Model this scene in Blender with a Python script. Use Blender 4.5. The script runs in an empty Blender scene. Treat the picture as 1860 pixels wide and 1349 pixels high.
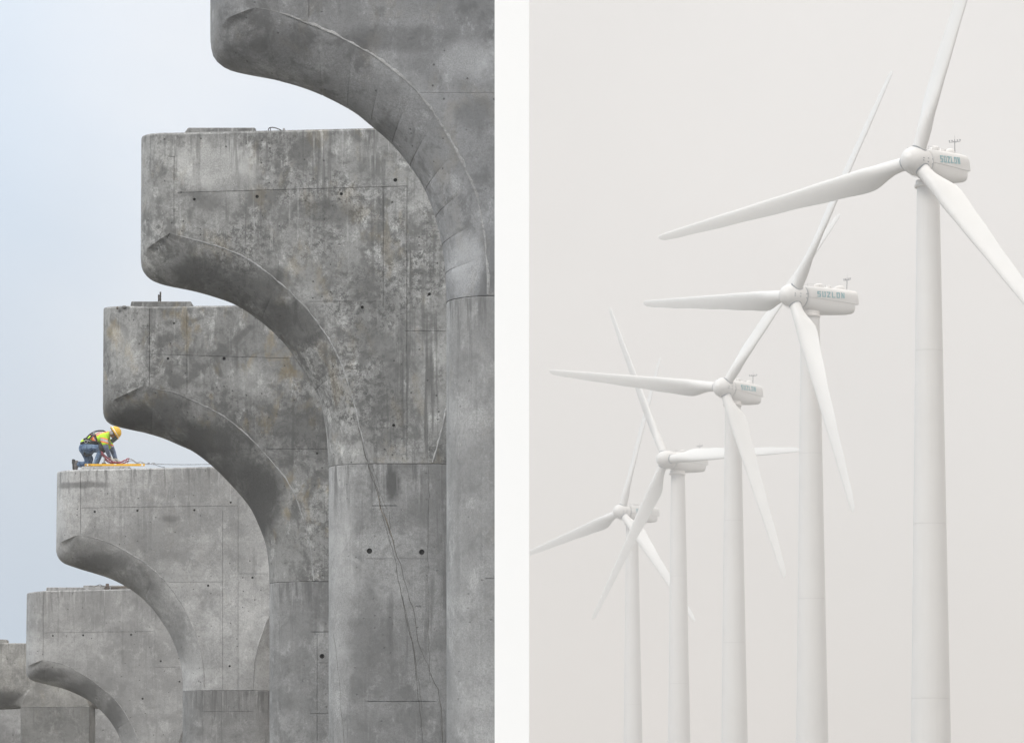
import bpy, bmesh, math, random
from mathutils import Vector, Matrix

# ---------------------------------------------------------------- camera, sky, sun, exposure
S = bpy.context.scene
COL = S.collection
F, CX, HZ = 7200.0, 930.0, 1497.0          # lens in photo pixels, optical centre, horizon row

cam_d = bpy.data.cameras.new("camera")
cam = bpy.data.objects.new("camera", cam_d)
COL.objects.link(cam)
S.camera = cam
cam.rotation_euler = (math.radians(90), 0, 0)
cam_d.sensor_width = 36.0
cam_d.lens = 36.0 * F / 1860.0
cam_d.shift_y = (HZ - 674.5) / 1860.0
cam_d.clip_start = 0.5
cam_d.clip_end = 6000

SUN_EL, SUN_AZ = math.radians(41), math.radians(-132)   # azimuth measured from +Y towards +X

world = bpy.data.worlds.new("World")
S.world = world
world.use_nodes = True
wt = world.node_tree
wt.nodes.clear()
def wn(t, **k):
    n = wt.nodes.new(t)
    for a, b in k.items(): setattr(n, a, b)
    return n
wo = wn('ShaderNodeOutputWorld')
sky = wn('ShaderNodeTexSky', sky_type='NISHITA', sun_disc=False)
sky.sun_elevation = SUN_EL
sky.sun_rotation = SUN_AZ
b1 = wn('ShaderNodeBackground'); b1.inputs[1].default_value = 0.07
wt.links.new(sky.outputs[0], b1.inputs[0])
tc = wn('ShaderNodeTexCoord')
sep = wn('ShaderNodeSeparateXYZ'); wt.links.new(tc.outputs['Generated'], sep.inputs[0])
def wmap(src, a, b, c, d, smooth=False):
    m = wn('ShaderNodeMapRange'); m.inputs[1].default_value = a; m.inputs[2].default_value = b
    m.inputs[3].default_value = c; m.inputs[4].default_value = d
    if smooth: m.interpolation_type = 'SMOOTHSTEP'
    wt.links.new(src, m.inputs[0]); return m.outputs[0]
side = wmap(sep.outputs['X'], -0.048, -0.002, 0, 1, True)      # thin bluish cloud on one hand, milky cloud bank on the other
def ramp2(c0, c1, c2):
    r = wn('ShaderNodeValToRGB')
    e = r.color_ramp.elements
    e[0].position = 0.0; e[0].color = (*c0, 1)
    e[1].position = 1.0; e[1].color = (*c2, 1)
    e[0].position = 0.004
    m = e.new(0.21); m.color = (*c1, 1)
    q = e.new(0.0); q.color = (0.10, 0.095, 0.08, 1)      # earth below the horizon
    wt.links.new(sep.outputs['Z'], r.inputs[0]); return r.outputs[0]
blue = ramp2((0.17, 0.39, 0.64), (0.80, 0.86, 0.95), (2.5, 2.44, 2.35))
milk = ramp2((0.72, 0.655, 0.61), (0.775, 0.74, 0.705), (2.5, 2.44, 2.35))
nz = wn('ShaderNodeTexNoise'); nz.inputs['Scale'].default_value = 9; nz.inputs['Detail'].default_value = 4
wt.links.new(tc.outputs['Generated'], nz.inputs['Vector'])
clr = wmap(sep.outputs['X'], -0.15, -0.07, 1, 0, True)
bl2 = wn('ShaderNodeMix', data_type='RGBA', blend_type='MULTIPLY')
wt.links.new(clr, bl2.inputs[0]); wt.links.new(blue, bl2.inputs[6]); bl2.inputs[7].default_value = (0.78, 0.885, 0.97, 1)
blue = bl2.outputs[2]
cn = wn('ShaderNodeTexNoise'); cn.inputs['Scale'].default_value = 7; cn.inputs['Detail'].default_value = 5; cn.inputs['Distortion'].default_value = .4
wt.links.new(tc.outputs['Generated'], cn.inputs['Vector'])
bl3 = wn('ShaderNodeMix', data_type='RGBA')
cm = wn('ShaderNodeMath', operation='MULTIPLY'); wt.links.new(wmap(cn.outputs[0], 0.40, 0.60, 0.1, 0.75, True), cm.inputs[0]); wt.links.new(wmap(sep.outputs['Z'], 0.07, 0.15, 0, 1, True), cm.inputs[1])
cm2 = wn('ShaderNodeMath', operation='MULTIPLY'); wt.links.new(cm.outputs[0], cm2.inputs[0]); wt.links.new(wmap(sep.outputs['X'], -0.13, -0.09, 0.25, 1, True), cm2.inputs[1])
wt.links.new(cm2.outputs[0], bl3.inputs[0]); wt.links.new(blue, bl3.inputs[6]); bl3.inputs[7].default_value = (0.82, 0.86, 0.92, 1)
blue = bl3.outputs[2]
mx = wn('ShaderNodeMix', data_type='RGBA')
wt.links.new(side, mx.inputs[0]); wt.links.new(blue, mx.inputs[6]); wt.links.new(milk, mx.inputs[7])
b2 = wn('ShaderNodeBackground')
wt.links.new(mx.outputs[2], b2.inputs[0])
wt.links.new(wmap(nz.outputs[0], 0.3, 0.7, 0.96, 1.06), b2.inputs[1])
ms = wn('ShaderNodeMixShader'); ms.inputs[0].default_value = 0.88
wt.links.new(b1.outputs[0], ms.inputs[1]); wt.links.new(b2.outputs[0], ms.inputs[2])
wt.links.new(ms.outputs[0], wo.inputs['Surface'])

sun_d = bpy.data.lights.new("sun", 'SUN')
sun_d.energy = 2.0
sun_d.angle = math.radians(14)
sun_d.color = (1.0, 0.95, 0.89)
sun = bpy.data.objects.new("sun", sun_d)
COL.objects.link(sun)
sd = Vector((math.sin(SUN_AZ) * math.cos(SUN_EL), math.cos(SUN_AZ) * math.cos(SUN_EL), math.sin(SUN_EL)))
sun.rotation_euler = (-sd).to_track_quat('-Z', 'Y').to_euler()
sun.location = (-20, -20, 60)

S.view_settings.view_transform = 'Standard'
S.view_settings.look = 'None'
S.view_settings.exposure = 0.28
S.view_settings.gamma = 1.0
S.view_settings.use_curve_mapping = False
S.cycles.volume_bounces = 0
S.cycles.max_bounces = 6
S.cycles.use_denoising = True

GROUND = -1.6
random.seed(7)

# ---------------------------------------------------------------- helpers
def link(o, parent=None):
    COL.objects.link(o)
    if parent is not None: o.parent = parent
    return o

def mesh_obj(name, verts, faces, mat, parent=None, smooth=None, mats=None, fmat=None):
    me = bpy.data.meshes.new(name)
    me.from_pydata([tuple(v) for v in verts], [], faces)
    me.validate(); me.update()
    if mat: me.materials.append(mat)
    for m in (mats or []): me.materials.append(m)
    if fmat is not None:
        for p, i in zip(me.polygons, fmat): p.material_index = i
    if smooth is not None:
        me.shade_smooth()
        me.set_sharp_from_angle(angle=math.radians(smooth))
    return link(bpy.data.objects.new(name, me), parent)

def bm_obj(name, bm, mat, parent=None, smooth=None):
    me = bpy.data.meshes.new(name)
    bm.normal_update(); bm.to_mesh(me); bm.free()
    me.materials.append(mat)
    if smooth is not None:
        me.shade_smooth()
        me.set_sharp_from_angle(angle=math.radians(smooth))
    return link(bpy.data.objects.new(name, me), parent)

def thing(name, label, cat, loc=(0, 0, 0), group=None, kind=None):
    o = bpy.data.objects.new(name, None)
    o.empty_display_size = 0.3
    COL.objects.link(o)
    o.location = loc
    tag(o, label, cat, group, kind)
    return o

def tag(o, label=None, cat=None, group=None, kind=None):
    if label: o['label'] = label
    if cat: o['category'] = cat
    if group: o['group'] = group
    if kind: o['kind'] = kind
    return o

def add_box(bm, c, s, rot=None, bevel=0.0):
    r = bmesh.ops.create_cube(bm, size=1.0)
    M = Matrix.Translation(Vector(c)) @ (rot.to_4x4() if rot else Matrix.Identity(4)) @ Matrix.Diagonal((*s, 1))
    bmesh.ops.transform(bm, matrix=M, verts=r['verts'])
    if bevel:
        es = list({e for v in r['verts'] for e in v.link_edges})
        bmesh.ops.bevel(bm, geom=es, offset=bevel, segments=2, affect='EDGES', profile=0.7)

def add_tube(bm, pts, rad, n=8, cap=True):
    pts = [Vector(p) for p in pts]
    rads = rad if isinstance(rad, (list, tuple)) else [rad] * len(pts)
    rings = []
    prev = None
    for i, p in enumerate(pts):
        d = (pts[min(i + 1, len(pts) - 1)] - pts[max(i - 1, 0)])
        if d.length < 1e-9: d = Vector((0, 0, 1))
        d.normalize()
        if prev is None:
            a = Vector((0, 0, 1)) if abs(d.z) < 0.9 else Vector((1, 0, 0))
            x = d.cross(a).normalized()
        else:
            x = (prev - d * prev.dot(d)).normalized()
        prev = x
        y = d.cross(x)
        rings.append([bm.verts.new(p + (x * math.cos(2 * math.pi * k / n) + y * math.sin(2 * math.pi * k / n)) * rads[i]) for k in range(n)])
    for a, b in zip(rings, rings[1:]):
        for k in range(n):
            bm.faces.new((a[k], a[(k + 1) % n], b[(k + 1) % n], b[k]))
    if cap:
        bm.faces.new(list(reversed(rings[0]))); bm.faces.new(rings[-1])

def add_lathe(bm, prof, axis_m=None, n=32, cap=True):
    """prof: (radius, height) along local Z"""
    M = axis_m or Matrix.Identity(4)
    rings = []
    for r, h in prof:
        r = max(r, 1e-4)
        rings.append([bm.verts.new(M @ Vector((r * math.cos(2 * math.pi * k / n), r * math.sin(2 * math.pi * k / n), h))) for k in range(n)])
    for a, b in zip(rings, rings[1:]):
        for k in range(n):
            bm.faces.new((a[k], a[(k + 1) % n], b[(k + 1) % n], b[k]))
    if cap:
        bm.faces.new(list(reversed(rings[0]))); bm.faces.new(rings[-1])

def world_pt(px, py, Y):
    return Vector(((px - CX) / F * Y, Y, (HZ - py) / F * Y))

def catmull(pts, n):
    P = [Vector(p).to_2d() if len(p) == 2 else Vector(p) for p in pts]
    L = [0.0]
    for a, b in zip(P, P[1:]): L.append(L[-1] + (b - a).length)
    out = []
    for i in range(n + 1):
        s = L[-1] * i / n
        k = max(j for j in range(len(L)) if L[j] <= s + 1e-9)
        k = min(k, len(P) - 2)
        t = (s - L[k]) / max(L[k + 1] - L[k], 1e-9)
        p0, p1, p2, p3 = P[max(k - 1, 0)], P[k], P[k + 1], P[min(k + 2, len(P) - 1)]
        d1, d2 = L[k + 1] - L[k], 0
        # cubic hermite with chord-length tangents
        m1 = (p2 - p0) / max(L[k + 1] - L[max(k - 1, 0)], 1e-9) * d1
        m2 = (p3 - p1) / max(L[min(k + 2, len(P) - 1)] - L[k], 1e-9) * d1
        t2, t3 = t * t, t * t * t
        out.append((2 * t3 - 3 * t2 + 1) * p1 + (t3 - 2 * t2 + t) * m1 + (-2 * t3 + 3 * t2) * p2 + (t3 - t2) * m2)
    return out

# ---------------------------------------------------------------- materials
def new_mat(name, rough=0.7, metal=0.0, color=(0.5, 0.5, 0.5)):
    m = bpy.data.materials.new(name); m.use_nodes = True
    b = m.node_tree.nodes['Principled BSDF']
    b.inputs['Roughness'].default_value = rough
    b.inputs['Metallic'].default_value = metal
    b.inputs['Base Color'].default_value = (*color, 1)
    return m

class NT:
    def __init__(s, m): s.t = m.node_tree; s.b = s.t.nodes['Principled BSDF']; s.m = m
    def n(s, typ, **k):
        x = s.t.nodes.new(typ)
        for a, b in k.items(): setattr(x, a, b)
        return x
    def l(s, a, b): s.t.links.new(a, b)
    def coord(s, off=(0, 0, 0), scale=(1, 1, 1)):
        c = s.n('ShaderNodeTexCoord'); mp = s.n('ShaderNodeMapping')
        mp.inputs['Location'].default_value = off; mp.inputs['Scale'].default_value = scale
        s.l(c.outputs['Object'], mp.inputs[0]); return mp.outputs[0]
    def noise(s, vec, scale, detail=4, rough=0.55, dist=0.0):
        x = s.n('ShaderNodeTexNoise'); x.inputs['Scale'].default_value = scale
        x.inputs['Detail'].default_value = detail; x.inputs['Roughness'].default_value = rough
        x.inputs['Distortion'].default_value = dist
        s.l(vec, x.inputs['Vector']); return x.outputs[0]
    def rng(s, v, a, b, c=0.0, d=1.0, smooth=True):
        x = s.n('ShaderNodeMapRange'); x.interpolation_type = 'SMOOTHSTEP' if smooth else 'LINEAR'
        for i, q in enumerate((a, b, c, d)): x.inputs[i + 1].default_value = q
        s.l(v, x.inputs[0]); return x.outputs[0]
    def math(s, op, a, b):
        x = s.n('ShaderNodeMath', operation=op)
        for i, q in enumerate((a, b)):
            if isinstance(q, (int, float)): x.inputs[i].default_value = q
            else: s.l(q, x.inputs[i])
        return x.outputs[0]
    def mix(s, fac, a, b, mode='MIX'):
        x = s.n('ShaderNodeMix', data_type='RGBA', blend_type=mode)
        for i, q in ((0, fac), (6, a), (7, b)):
            if isinstance(q, (int, float)): x.inputs[i].default_value = q
            elif isinstance(q, tuple): x.inputs[i].default_value = (*q, 1)
            else: s.l(q, x.inputs[i])
        return x.outputs[2]
    def bump(s, h, strength, dist):
        x = s.n('ShaderNodeBump'); x.inputs['Strength'].default_value = strength; x.inputs['Distance'].default_value = dist
        s.l(h, x.inputs['Height']); s.l(x.outputs[0], s.b.inputs['Normal'])

def concrete(name, base=0.30, tint=(1, 1, 1), mottle=0.5, speckle=0.3, streak=0.4, rust=0.0, seed=0.0, blobs=(), drips=None, pits=0.8, contrast=0.46):
    m = new_mat(name, 0.88)
    N = NT(m)
    v = N.coord((seed * 3.1, seed * 1.7, seed * 2.3))
    raw = N.coord()
    base *= .93
    col = (base * tint[0], base * tint[1] * .992, base * tint[2] * .982)
    # broad tone
    big = N.noise(v, 0.55, 5, 0.6, 0.4)
    c = N.mix(N.rng(big, 0.34, 0.66), tuple(x * 0.78 for x in col), tuple(min(x * 1.18, .9) for x in col))
    # pour bands
    band = N.noise(N.coord((seed, 0, seed * 2), (0.12, 0.12, 1.1)), 1.4, 3, 0.6)
    c = N.mix(N.rng(band, 0.42, 0.62, 0, 0.35), c, tuple(x * 0.72 for x in col))
    sn = N.n('ShaderNodeVectorMath', operation='SNAP'); N.l(N.coord((seed * .37 + 50, 50, seed * .21 + 50)), sn.inputs[0]); sn.inputs[1].default_value = (1.22, 50, 1.27)
    wh = N.n('ShaderNodeTexWhiteNoise'); N.l(sn.outputs[0], wh.inputs['Vector'])
    c = N.mix(N.math('MULTIPLY', wh.outputs['Value'], 0.22), c, tuple(x * 0.5 for x in col))
    # mottling: dark damp patches
    med = N.noise(v, 2.3, 9, 0.68, 0.5)
    c = N.mix(N.math('MULTIPLY', N.rng(med, 0.49, 0.62), mottle), c, tuple(x * 0.34 for x in col))
    lite = N.noise(N.coord((5 + seed, 3, 8), (1, 1, .7)), 3.4, 11, 0.74, 0.2)
    c = N.mix(N.math('MULTIPLY', N.rng(lite, 0.52, 0.66), min(.7, .15 + mottle * .65)), c, tuple(min(x * 1.6, .9) for x in col))
    # granular speckle inside some zones
    zone = N.rng(N.noise(N.coord((seed + 9, 2, 4)), 0.75, 4, 0.6), 0.40, 0.56)
    sp = N.rng(N.noise(v, 9, 10, 0.85), 0.49, 0.55)
    c = N.mix(N.math('MULTIPLY', N.math('MULTIPLY', zone, sp), speckle), c, tuple(x * 0.42 for x in col))
    gr = N.noise(v, 24, 6, 0.8)
    c = N.mix(N.math('MULTIPLY', N.rng(gr, 0.50, 0.60), .25 + speckle * .25), c, tuple(x * 0.5 for x in col))
    # vertical runs
    st = N.noise(N.coord((seed * 2, seed, 0), (5.5, 5.5, 0.28)), 1.6, 6, 0.6)
    stm = N.noise(N.coord((seed * 2 + 4, seed, 3), (1, 1, 0.6)), 0.9, 3, 0.5)
    c = N.mix(N.math('MULTIPLY', N.math('MULTIPLY', N.rng(st, 0.52, 0.66), N.rng(stm, 0.4, 0.62)), streak), c, tuple(x * 0.4 for x in col))
    st2 = N.noise(N.coord((seed * 2 + 7, seed + 2, 1), (9, 9, 0.35)), 1.8, 4, 0.6)
    c = N.mix(N.math('MULTIPLY', N.rng(st2, 0.60, 0.70), streak * 0.3), c, tuple(min(x * 1.55, .9) for x in col))
    if rust:
        rn = N.noise(N.coord((seed + 20, 0, 0), (1.4, 1.4, 0.8)), 1.7, 7, 0.65, 0.3)
        c = N.mix(N.math('MULTIPLY', N.rng(rn, 0.54, 0.68), rust), c, (col[0] * 0.85, col[1] * 0.66, col[2] * 0.34))
    for (bx, bz, rx, rz, amt) in blobs:  # stain blobs; those along the soffits also paint in underside shade
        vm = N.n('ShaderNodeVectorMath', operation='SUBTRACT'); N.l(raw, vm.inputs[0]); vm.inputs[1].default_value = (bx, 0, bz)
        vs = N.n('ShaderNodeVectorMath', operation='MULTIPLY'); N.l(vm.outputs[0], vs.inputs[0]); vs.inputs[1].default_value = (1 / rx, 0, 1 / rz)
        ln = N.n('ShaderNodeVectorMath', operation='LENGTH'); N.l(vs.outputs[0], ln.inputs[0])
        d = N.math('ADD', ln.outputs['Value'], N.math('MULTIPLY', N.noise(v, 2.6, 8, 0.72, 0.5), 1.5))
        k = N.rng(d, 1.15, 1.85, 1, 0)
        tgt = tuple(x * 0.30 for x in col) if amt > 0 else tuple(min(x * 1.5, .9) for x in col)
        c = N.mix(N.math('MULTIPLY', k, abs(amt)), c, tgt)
    if drips:      # lime and dirt runs hanging from the construction joint at this height
        sz = N.n('ShaderNodeSeparateXYZ'); N.l(raw, sz.inputs[0])
        dn = N.noise(N.coord((seed, 1, 0), (9, 9, 0.35)), 2.2, 4, 0.55)
        k = N.rng(sz.outputs['Z'], drips - 1.1, drips, 0, 1, False)
        c = N.mix(N.math('MULTIPLY', N.rng(N.math('ADD', dn, N.math('MULTIPLY', k, 0.05)), 0.66, 0.70), N.math('MULTIPLY', k, .28)), c, tuple(x * 1.6 for x in col))
        dn2 = N.noise(N.coord((seed + 5, 1, 4), (5, 5, 0.45)), 1.8, 6, 0.65, .3)
        c = N.mix(N.math('MULTIPLY', N.rng(N.math('ADD', dn2, N.math('MULTIPLY', k, 0.06)), 0.56, 0.70), N.math('MULTIPLY', k, .75)), c, tuple(x * 0.42 for x in col))
    # bug holes
    vo = N.n('ShaderNodeTexVoronoi'); vo.inputs['Scale'].default_value = 7.5; N.l(v, vo.inputs['Vector'])
    vr = N.n('ShaderNodeSeparateColor'); N.l(vo.outputs['Color'], vr.inputs[0])
    pit = N.math('MULTIPLY', N.rng(vo.outputs['Distance'], 0.07, 0.13, 1, 0), N.rng(vr.outputs[0], 0.62, 0.66))
    c = N.mix(N.math('MULTIPLY', pit, pits), c, tuple(x * 0.22 for x in col))
    fine = N.noise(v, 55, 4, 0.7)
    c = N.mix(N.math('MULTIPLY', N.rng(fine, 0.38, 0.62, 0.0, 0.42), N.rng(N.noise(v, 1.3, 4, .6), .35, .6, .35, 1)), c, tuple(x * 0.55 for x in col))
    ga = N.n('ShaderNodeGamma'); ga.inputs[1].default_value = 1 + contrast; N.l(c, ga.inputs[0])
    c = N.mix(1.0, ga.outputs[0], (min(4, (base * .85) ** -contrast),) * 3, 'MULTIPLY')
    N.l(c, N.b.inputs['Base Color'])
    h = N.math('ADD', N.math('MULTIPLY', med, 0.5), N.math('ADD', N.math('MULTIPLY', fine, 0.35), N.math('MULTIPLY', pit, -1.2)))
    N.bump(h, 0.55, 0.02)
    return m

def paint(name, col, rough=0.35, dirt=0.12, scale=0.5, streak=True):
    m = new_mat(name, rough); N = NT(m)
    a = N.noise(N.coord(), scale, 6, 0.6, 0.3)
    c = N.mix(N.rng(a, 0.4, 0.7, 0, dirt), col, tuple(x * 0.7 for x in col))
    if streak:
        b = N.noise(N.coord((2, 1, 0), (1.6, 1.6, 0.06)), 1.2, 4, 0.6)
        c = N.mix(N.rng(b, 0.52, 0.72, 0, dirt), c, (col[0] * 0.72, col[1] * 0.69, col[2] * 0.64))
    N.l(c, N.b.inputs['Base Color']); return m

def plain(name, col, rough=0.7, metal=0.0, var=0.2, scale=30):
    m = new_mat(name, rough, metal); N = NT(m)
    a = N.noise(N.coord(), scale, 5, 0.6)
    N.l(N.mix(N.rng(a, 0.35, 0.65), tuple(x * (1 - var) for x in col), tuple(min(1, x * (1 + var)) for x in col)), N.b.inputs['Base Color'])
    N.bump(a, 0.2, 0.005)
    return m

M_dark = plain('hole_dark', (0.012, 0.012, 0.012), 0.95)
M_seam = concrete('mortar_seam', 0.37, mottle=0.35, speckle=0.5, seed=3, pits=0)
M_steel = plain('rusty_steel', (0.06, 0.05, 0.045), 0.6, 0.4)
M_grey_steel = plain('galvanised_steel', (0.35, 0.35, 0.36), 0.45, 0.7)
M_wood = plain('weathered_timber', (0.13, 0.11, 0.09), 0.85)
M_white = paint('white_divider_paint', (0.90, 0.90, 0.90), 0.6, 0.03, 0.3, False)
M_turb = paint('turbine_white_paint', (0.60, 0.578, 0.555), 0.5, 0.12, 0.25)
M_turb2 = paint('turbine_blade_paint', (0.60, 0.582, 0.56), 0.5, 0.08, 0.25, False)
M_teal = plain('teal_lettering', (0.03, 0.27, 0.31), 0.5, 0, 0.1)
M_gap = plain('dark_gap_rubber', (0.10, 0.12, 0.14), 0.7)

# ---------------------------------------------------------------- ground, haze
gm = new_mat('dry_gravel_ground', 0.95); N = NT(gm)
a = N.noise(N.coord(), 0.15, 8, 0.65)
b_ = N.noise(N.coord(), 6, 8, 0.7)
cc = N.mix(N.rng(a, 0.4, 0.6), (0.10, 0.09, 0.07), (0.15, 0.135, 0.11))
cc = N.mix(N.rng(b_, 0.4, 0.62, 0, 0.5), cc, (0.09, 0.085, 0.07))
N.l(cc, N.b.inputs['Base Color']); N.bump(b_, 0.6, 0.05)
g = mesh_obj('ground', [(-900, -150, GROUND), (900, -150, GROUND), (900, 1500, GROUND), (-900, 1500, GROUND)], [(0, 1, 2, 3)], gm)
g['kind'] = 'structure'
tag(g, 'dry gravel ground under the piers and turbines')

hm = bpy.data.materials.new('haze'); hm.use_nodes = True
ht = hm.node_tree; ht.nodes.clear()
ho = ht.nodes.new('ShaderNodeOutputMaterial'); hv = ht.nodes.new('ShaderNodeVolumePrincipled')
hv.inputs['Color'].default_value = (0.95, 0.918, 0.89, 1)
hv.inputs['Density'].default_value = 0.00068
ht.links.new(hv.outputs[0], ho.inputs['Volume'])
bm = bmesh.new(); add_box(bm, (0, 675, 74), (1900, 1750, 2 * 76.6))
hz = bm_obj('haze', bm, hm); hz['kind'] = 'stuff'; hz['label'] = 'pale even haze in the air'

# ---------------------------------------------------------------- the white wall added as a blank strip between the piers and the turbines
divider = thing('added_divider', 'added tall plain white wall seen end-on between the concrete piers and the turbines', 'divider', (0, 45, GROUND))
bm = bmesh.new(); add_box(bm, (0, 14, 8.3), (0.394, 28, 16.6), bevel=0.006)
bm_obj('divider_slab', bm, M_white, divider)
bm = bmesh.new(); add_box(bm, (0, 14.0, 16.66), (0.394, 28.0, 0.11), bevel=0.01)
bm_obj('divider_top', bm, M_white, divider)

# ---------------------------------------------------------------- bridge piers
def bake(o, mods):
    dg = bpy.context.evaluated_depsgraph_get()
    me = bpy.data.meshes.new_from_object(o.evaluated_get(dg))
    for m in list(o.modifiers): o.modifiers.remove(m)
    o.data = me

def cut(o, cutter_bm):
    me = bpy.data.meshes.new('cutter'); cutter_bm.to_mesh(me); cutter_bm.free()
    c = bpy.data.objects.new('cutter', me); COL.objects.link(c)
    c.location = o.parent.location if o.parent else (0, 0, 0)
    md = o.modifiers.new('b', 'BOOLEAN'); md.operation = 'DIFFERENCE'; md.object = c; md.solver = 'EXACT'; md.use_self = True
    bpy.context.view_layer.update()
    n0 = len(o.data.polygons)
    mats = list(o.data.materials)
    bake(o, None)
    o.data.name = o.name
    o.data.materials.clear()
    for m in mats: o.data.materials.append(m)
    for p in o.data.polygons: p.material_index = 0
    bpy.data.objects.remove(c)
    o.data.shade_smooth()
    o.data.set_sharp_from_angle(angle=math.radians(28))

def build_body(name, root, secs, mat, Xc, D, T, clipx, topslope=0.0, m=9, chamf=0.03, closed_top=True):
    """secs: list of (in_xz, out_xz, t0). Nose section is an elliptic quarter from the front face to mid depth, mirrored to the back."""
    base = root.location
    V, Fc = [], []
    def row(ix, ox, t0, mirror, dz):
        ids = []
        for j in range(2 * m + 1):
            jj = j if j <= m else 2 * m - j
            t = t0 + (math.pi / 2 - t0) * jj / m
            f = (math.sin(t) - math.sin(t0)) / (1 - math.sin(t0))
            gq = (math.cos(t0) - math.cos(t)) / math.cos(t0) * T / 2
            x = ix.x + (ox.x - ix.x) * f; z = ix.y + (ox.y - ix.y) * f
            y = D + gq if j <= m else D + T - gq
            if mirror: x = 2 * Xc - x
            V.append((x - base.x, y - base.y, z - base.z + dz)); ids.append(len(V) - 1)
        return ids
    Lr, Rr = [], []
    x_l = secs[0][1].x
    width = 2 * (Xc - x_l)
    zt = secs[0][0].y
    zb = secs[-1][0].y
    for k, (a, b, t0) in enumerate(secs):
        Lr.append(row(a, b, t0, False, 0.0))
        h = max(0.0, min(1.0, (a.y - zb) / (zt - zb)))
        w = 2 * (Xc - a.x)
        Rr.append(row(a, b, t0, True, topslope * w * (1.0 if k == 0 else 0.0)))
    n = len(secs); q = 2 * m
    for R, rev in ((Lr, False), (Rr, True)):
        for a, b in zip(R, R[1:]):
            for j in range(q):
                f = (a[j], b[j], b[j + 1], a[j + 1])
                Fc.append(f if not rev else tuple(reversed(f)))
    front = [r[0] for r in Lr] + [r[0] for r in reversed(Rr)]
    back = [r[q] for r in Lr] + [r[q] for r in reversed(Rr)]
    Fc.append(tuple(front)); Fc.append(tuple(reversed(back)))
    # top ring with a small chamfer, then the top
    topring = Lr[0] + list(reversed(Rr[0]))
    cx = sum(V[i][0] for i in topring) / len(topring); cy = sum(V[i][1] for i in topring) / len(topring)
    up = []
    for i in topring:
        x, y, z = V[i]
        d = Vector((max(-1, min(1, (cx - x) * 3)) * 0.3, max(-1, min(1, (cy - y) * 3)), 0))
        V.append((x + d.x * chamf, y + d.y * chamf, z + chamf)); up.append(len(V) - 1)
    k = len(topring)
    for i in range(k):
        Fc.append((topring[i], topring[(i + 1) % k], up[(i + 1) % k], up[i]))
    Fc.append(tuple(up))
    Fc.append(tuple(reversed(Lr[-1] + list(reversed(Rr[-1])))))
    o = mesh_obj(name, V, Fc, mat, root)
    bm = bmesh.new(); bm.from_mesh(o.data)
    bmesh.ops.remove_doubles(bm, verts=bm.verts, dist=0.0004)
    bmesh.ops.recalc_face_normals(bm, faces=bm.faces)
    if clipx:
        r = bmesh.ops.bisect_plane(bm, geom=bm.verts[:] + bm.edges[:] + bm.faces[:], plane_co=(-base.x, 0, 0), plane_no=(1, 0, 0), clear_outer=True)
        es = [e for e in r['geom_cut'] if isinstance(e, bmesh.types.BMEdge)]
        bmesh.ops.holes_fill(bm, edges=es)
    bm.to_mesh(o.data); bm.free()
    o.data.shade_smooth(); o.data.set_sharp_from_angle(angle=math.radians(28))
    return o

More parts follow.
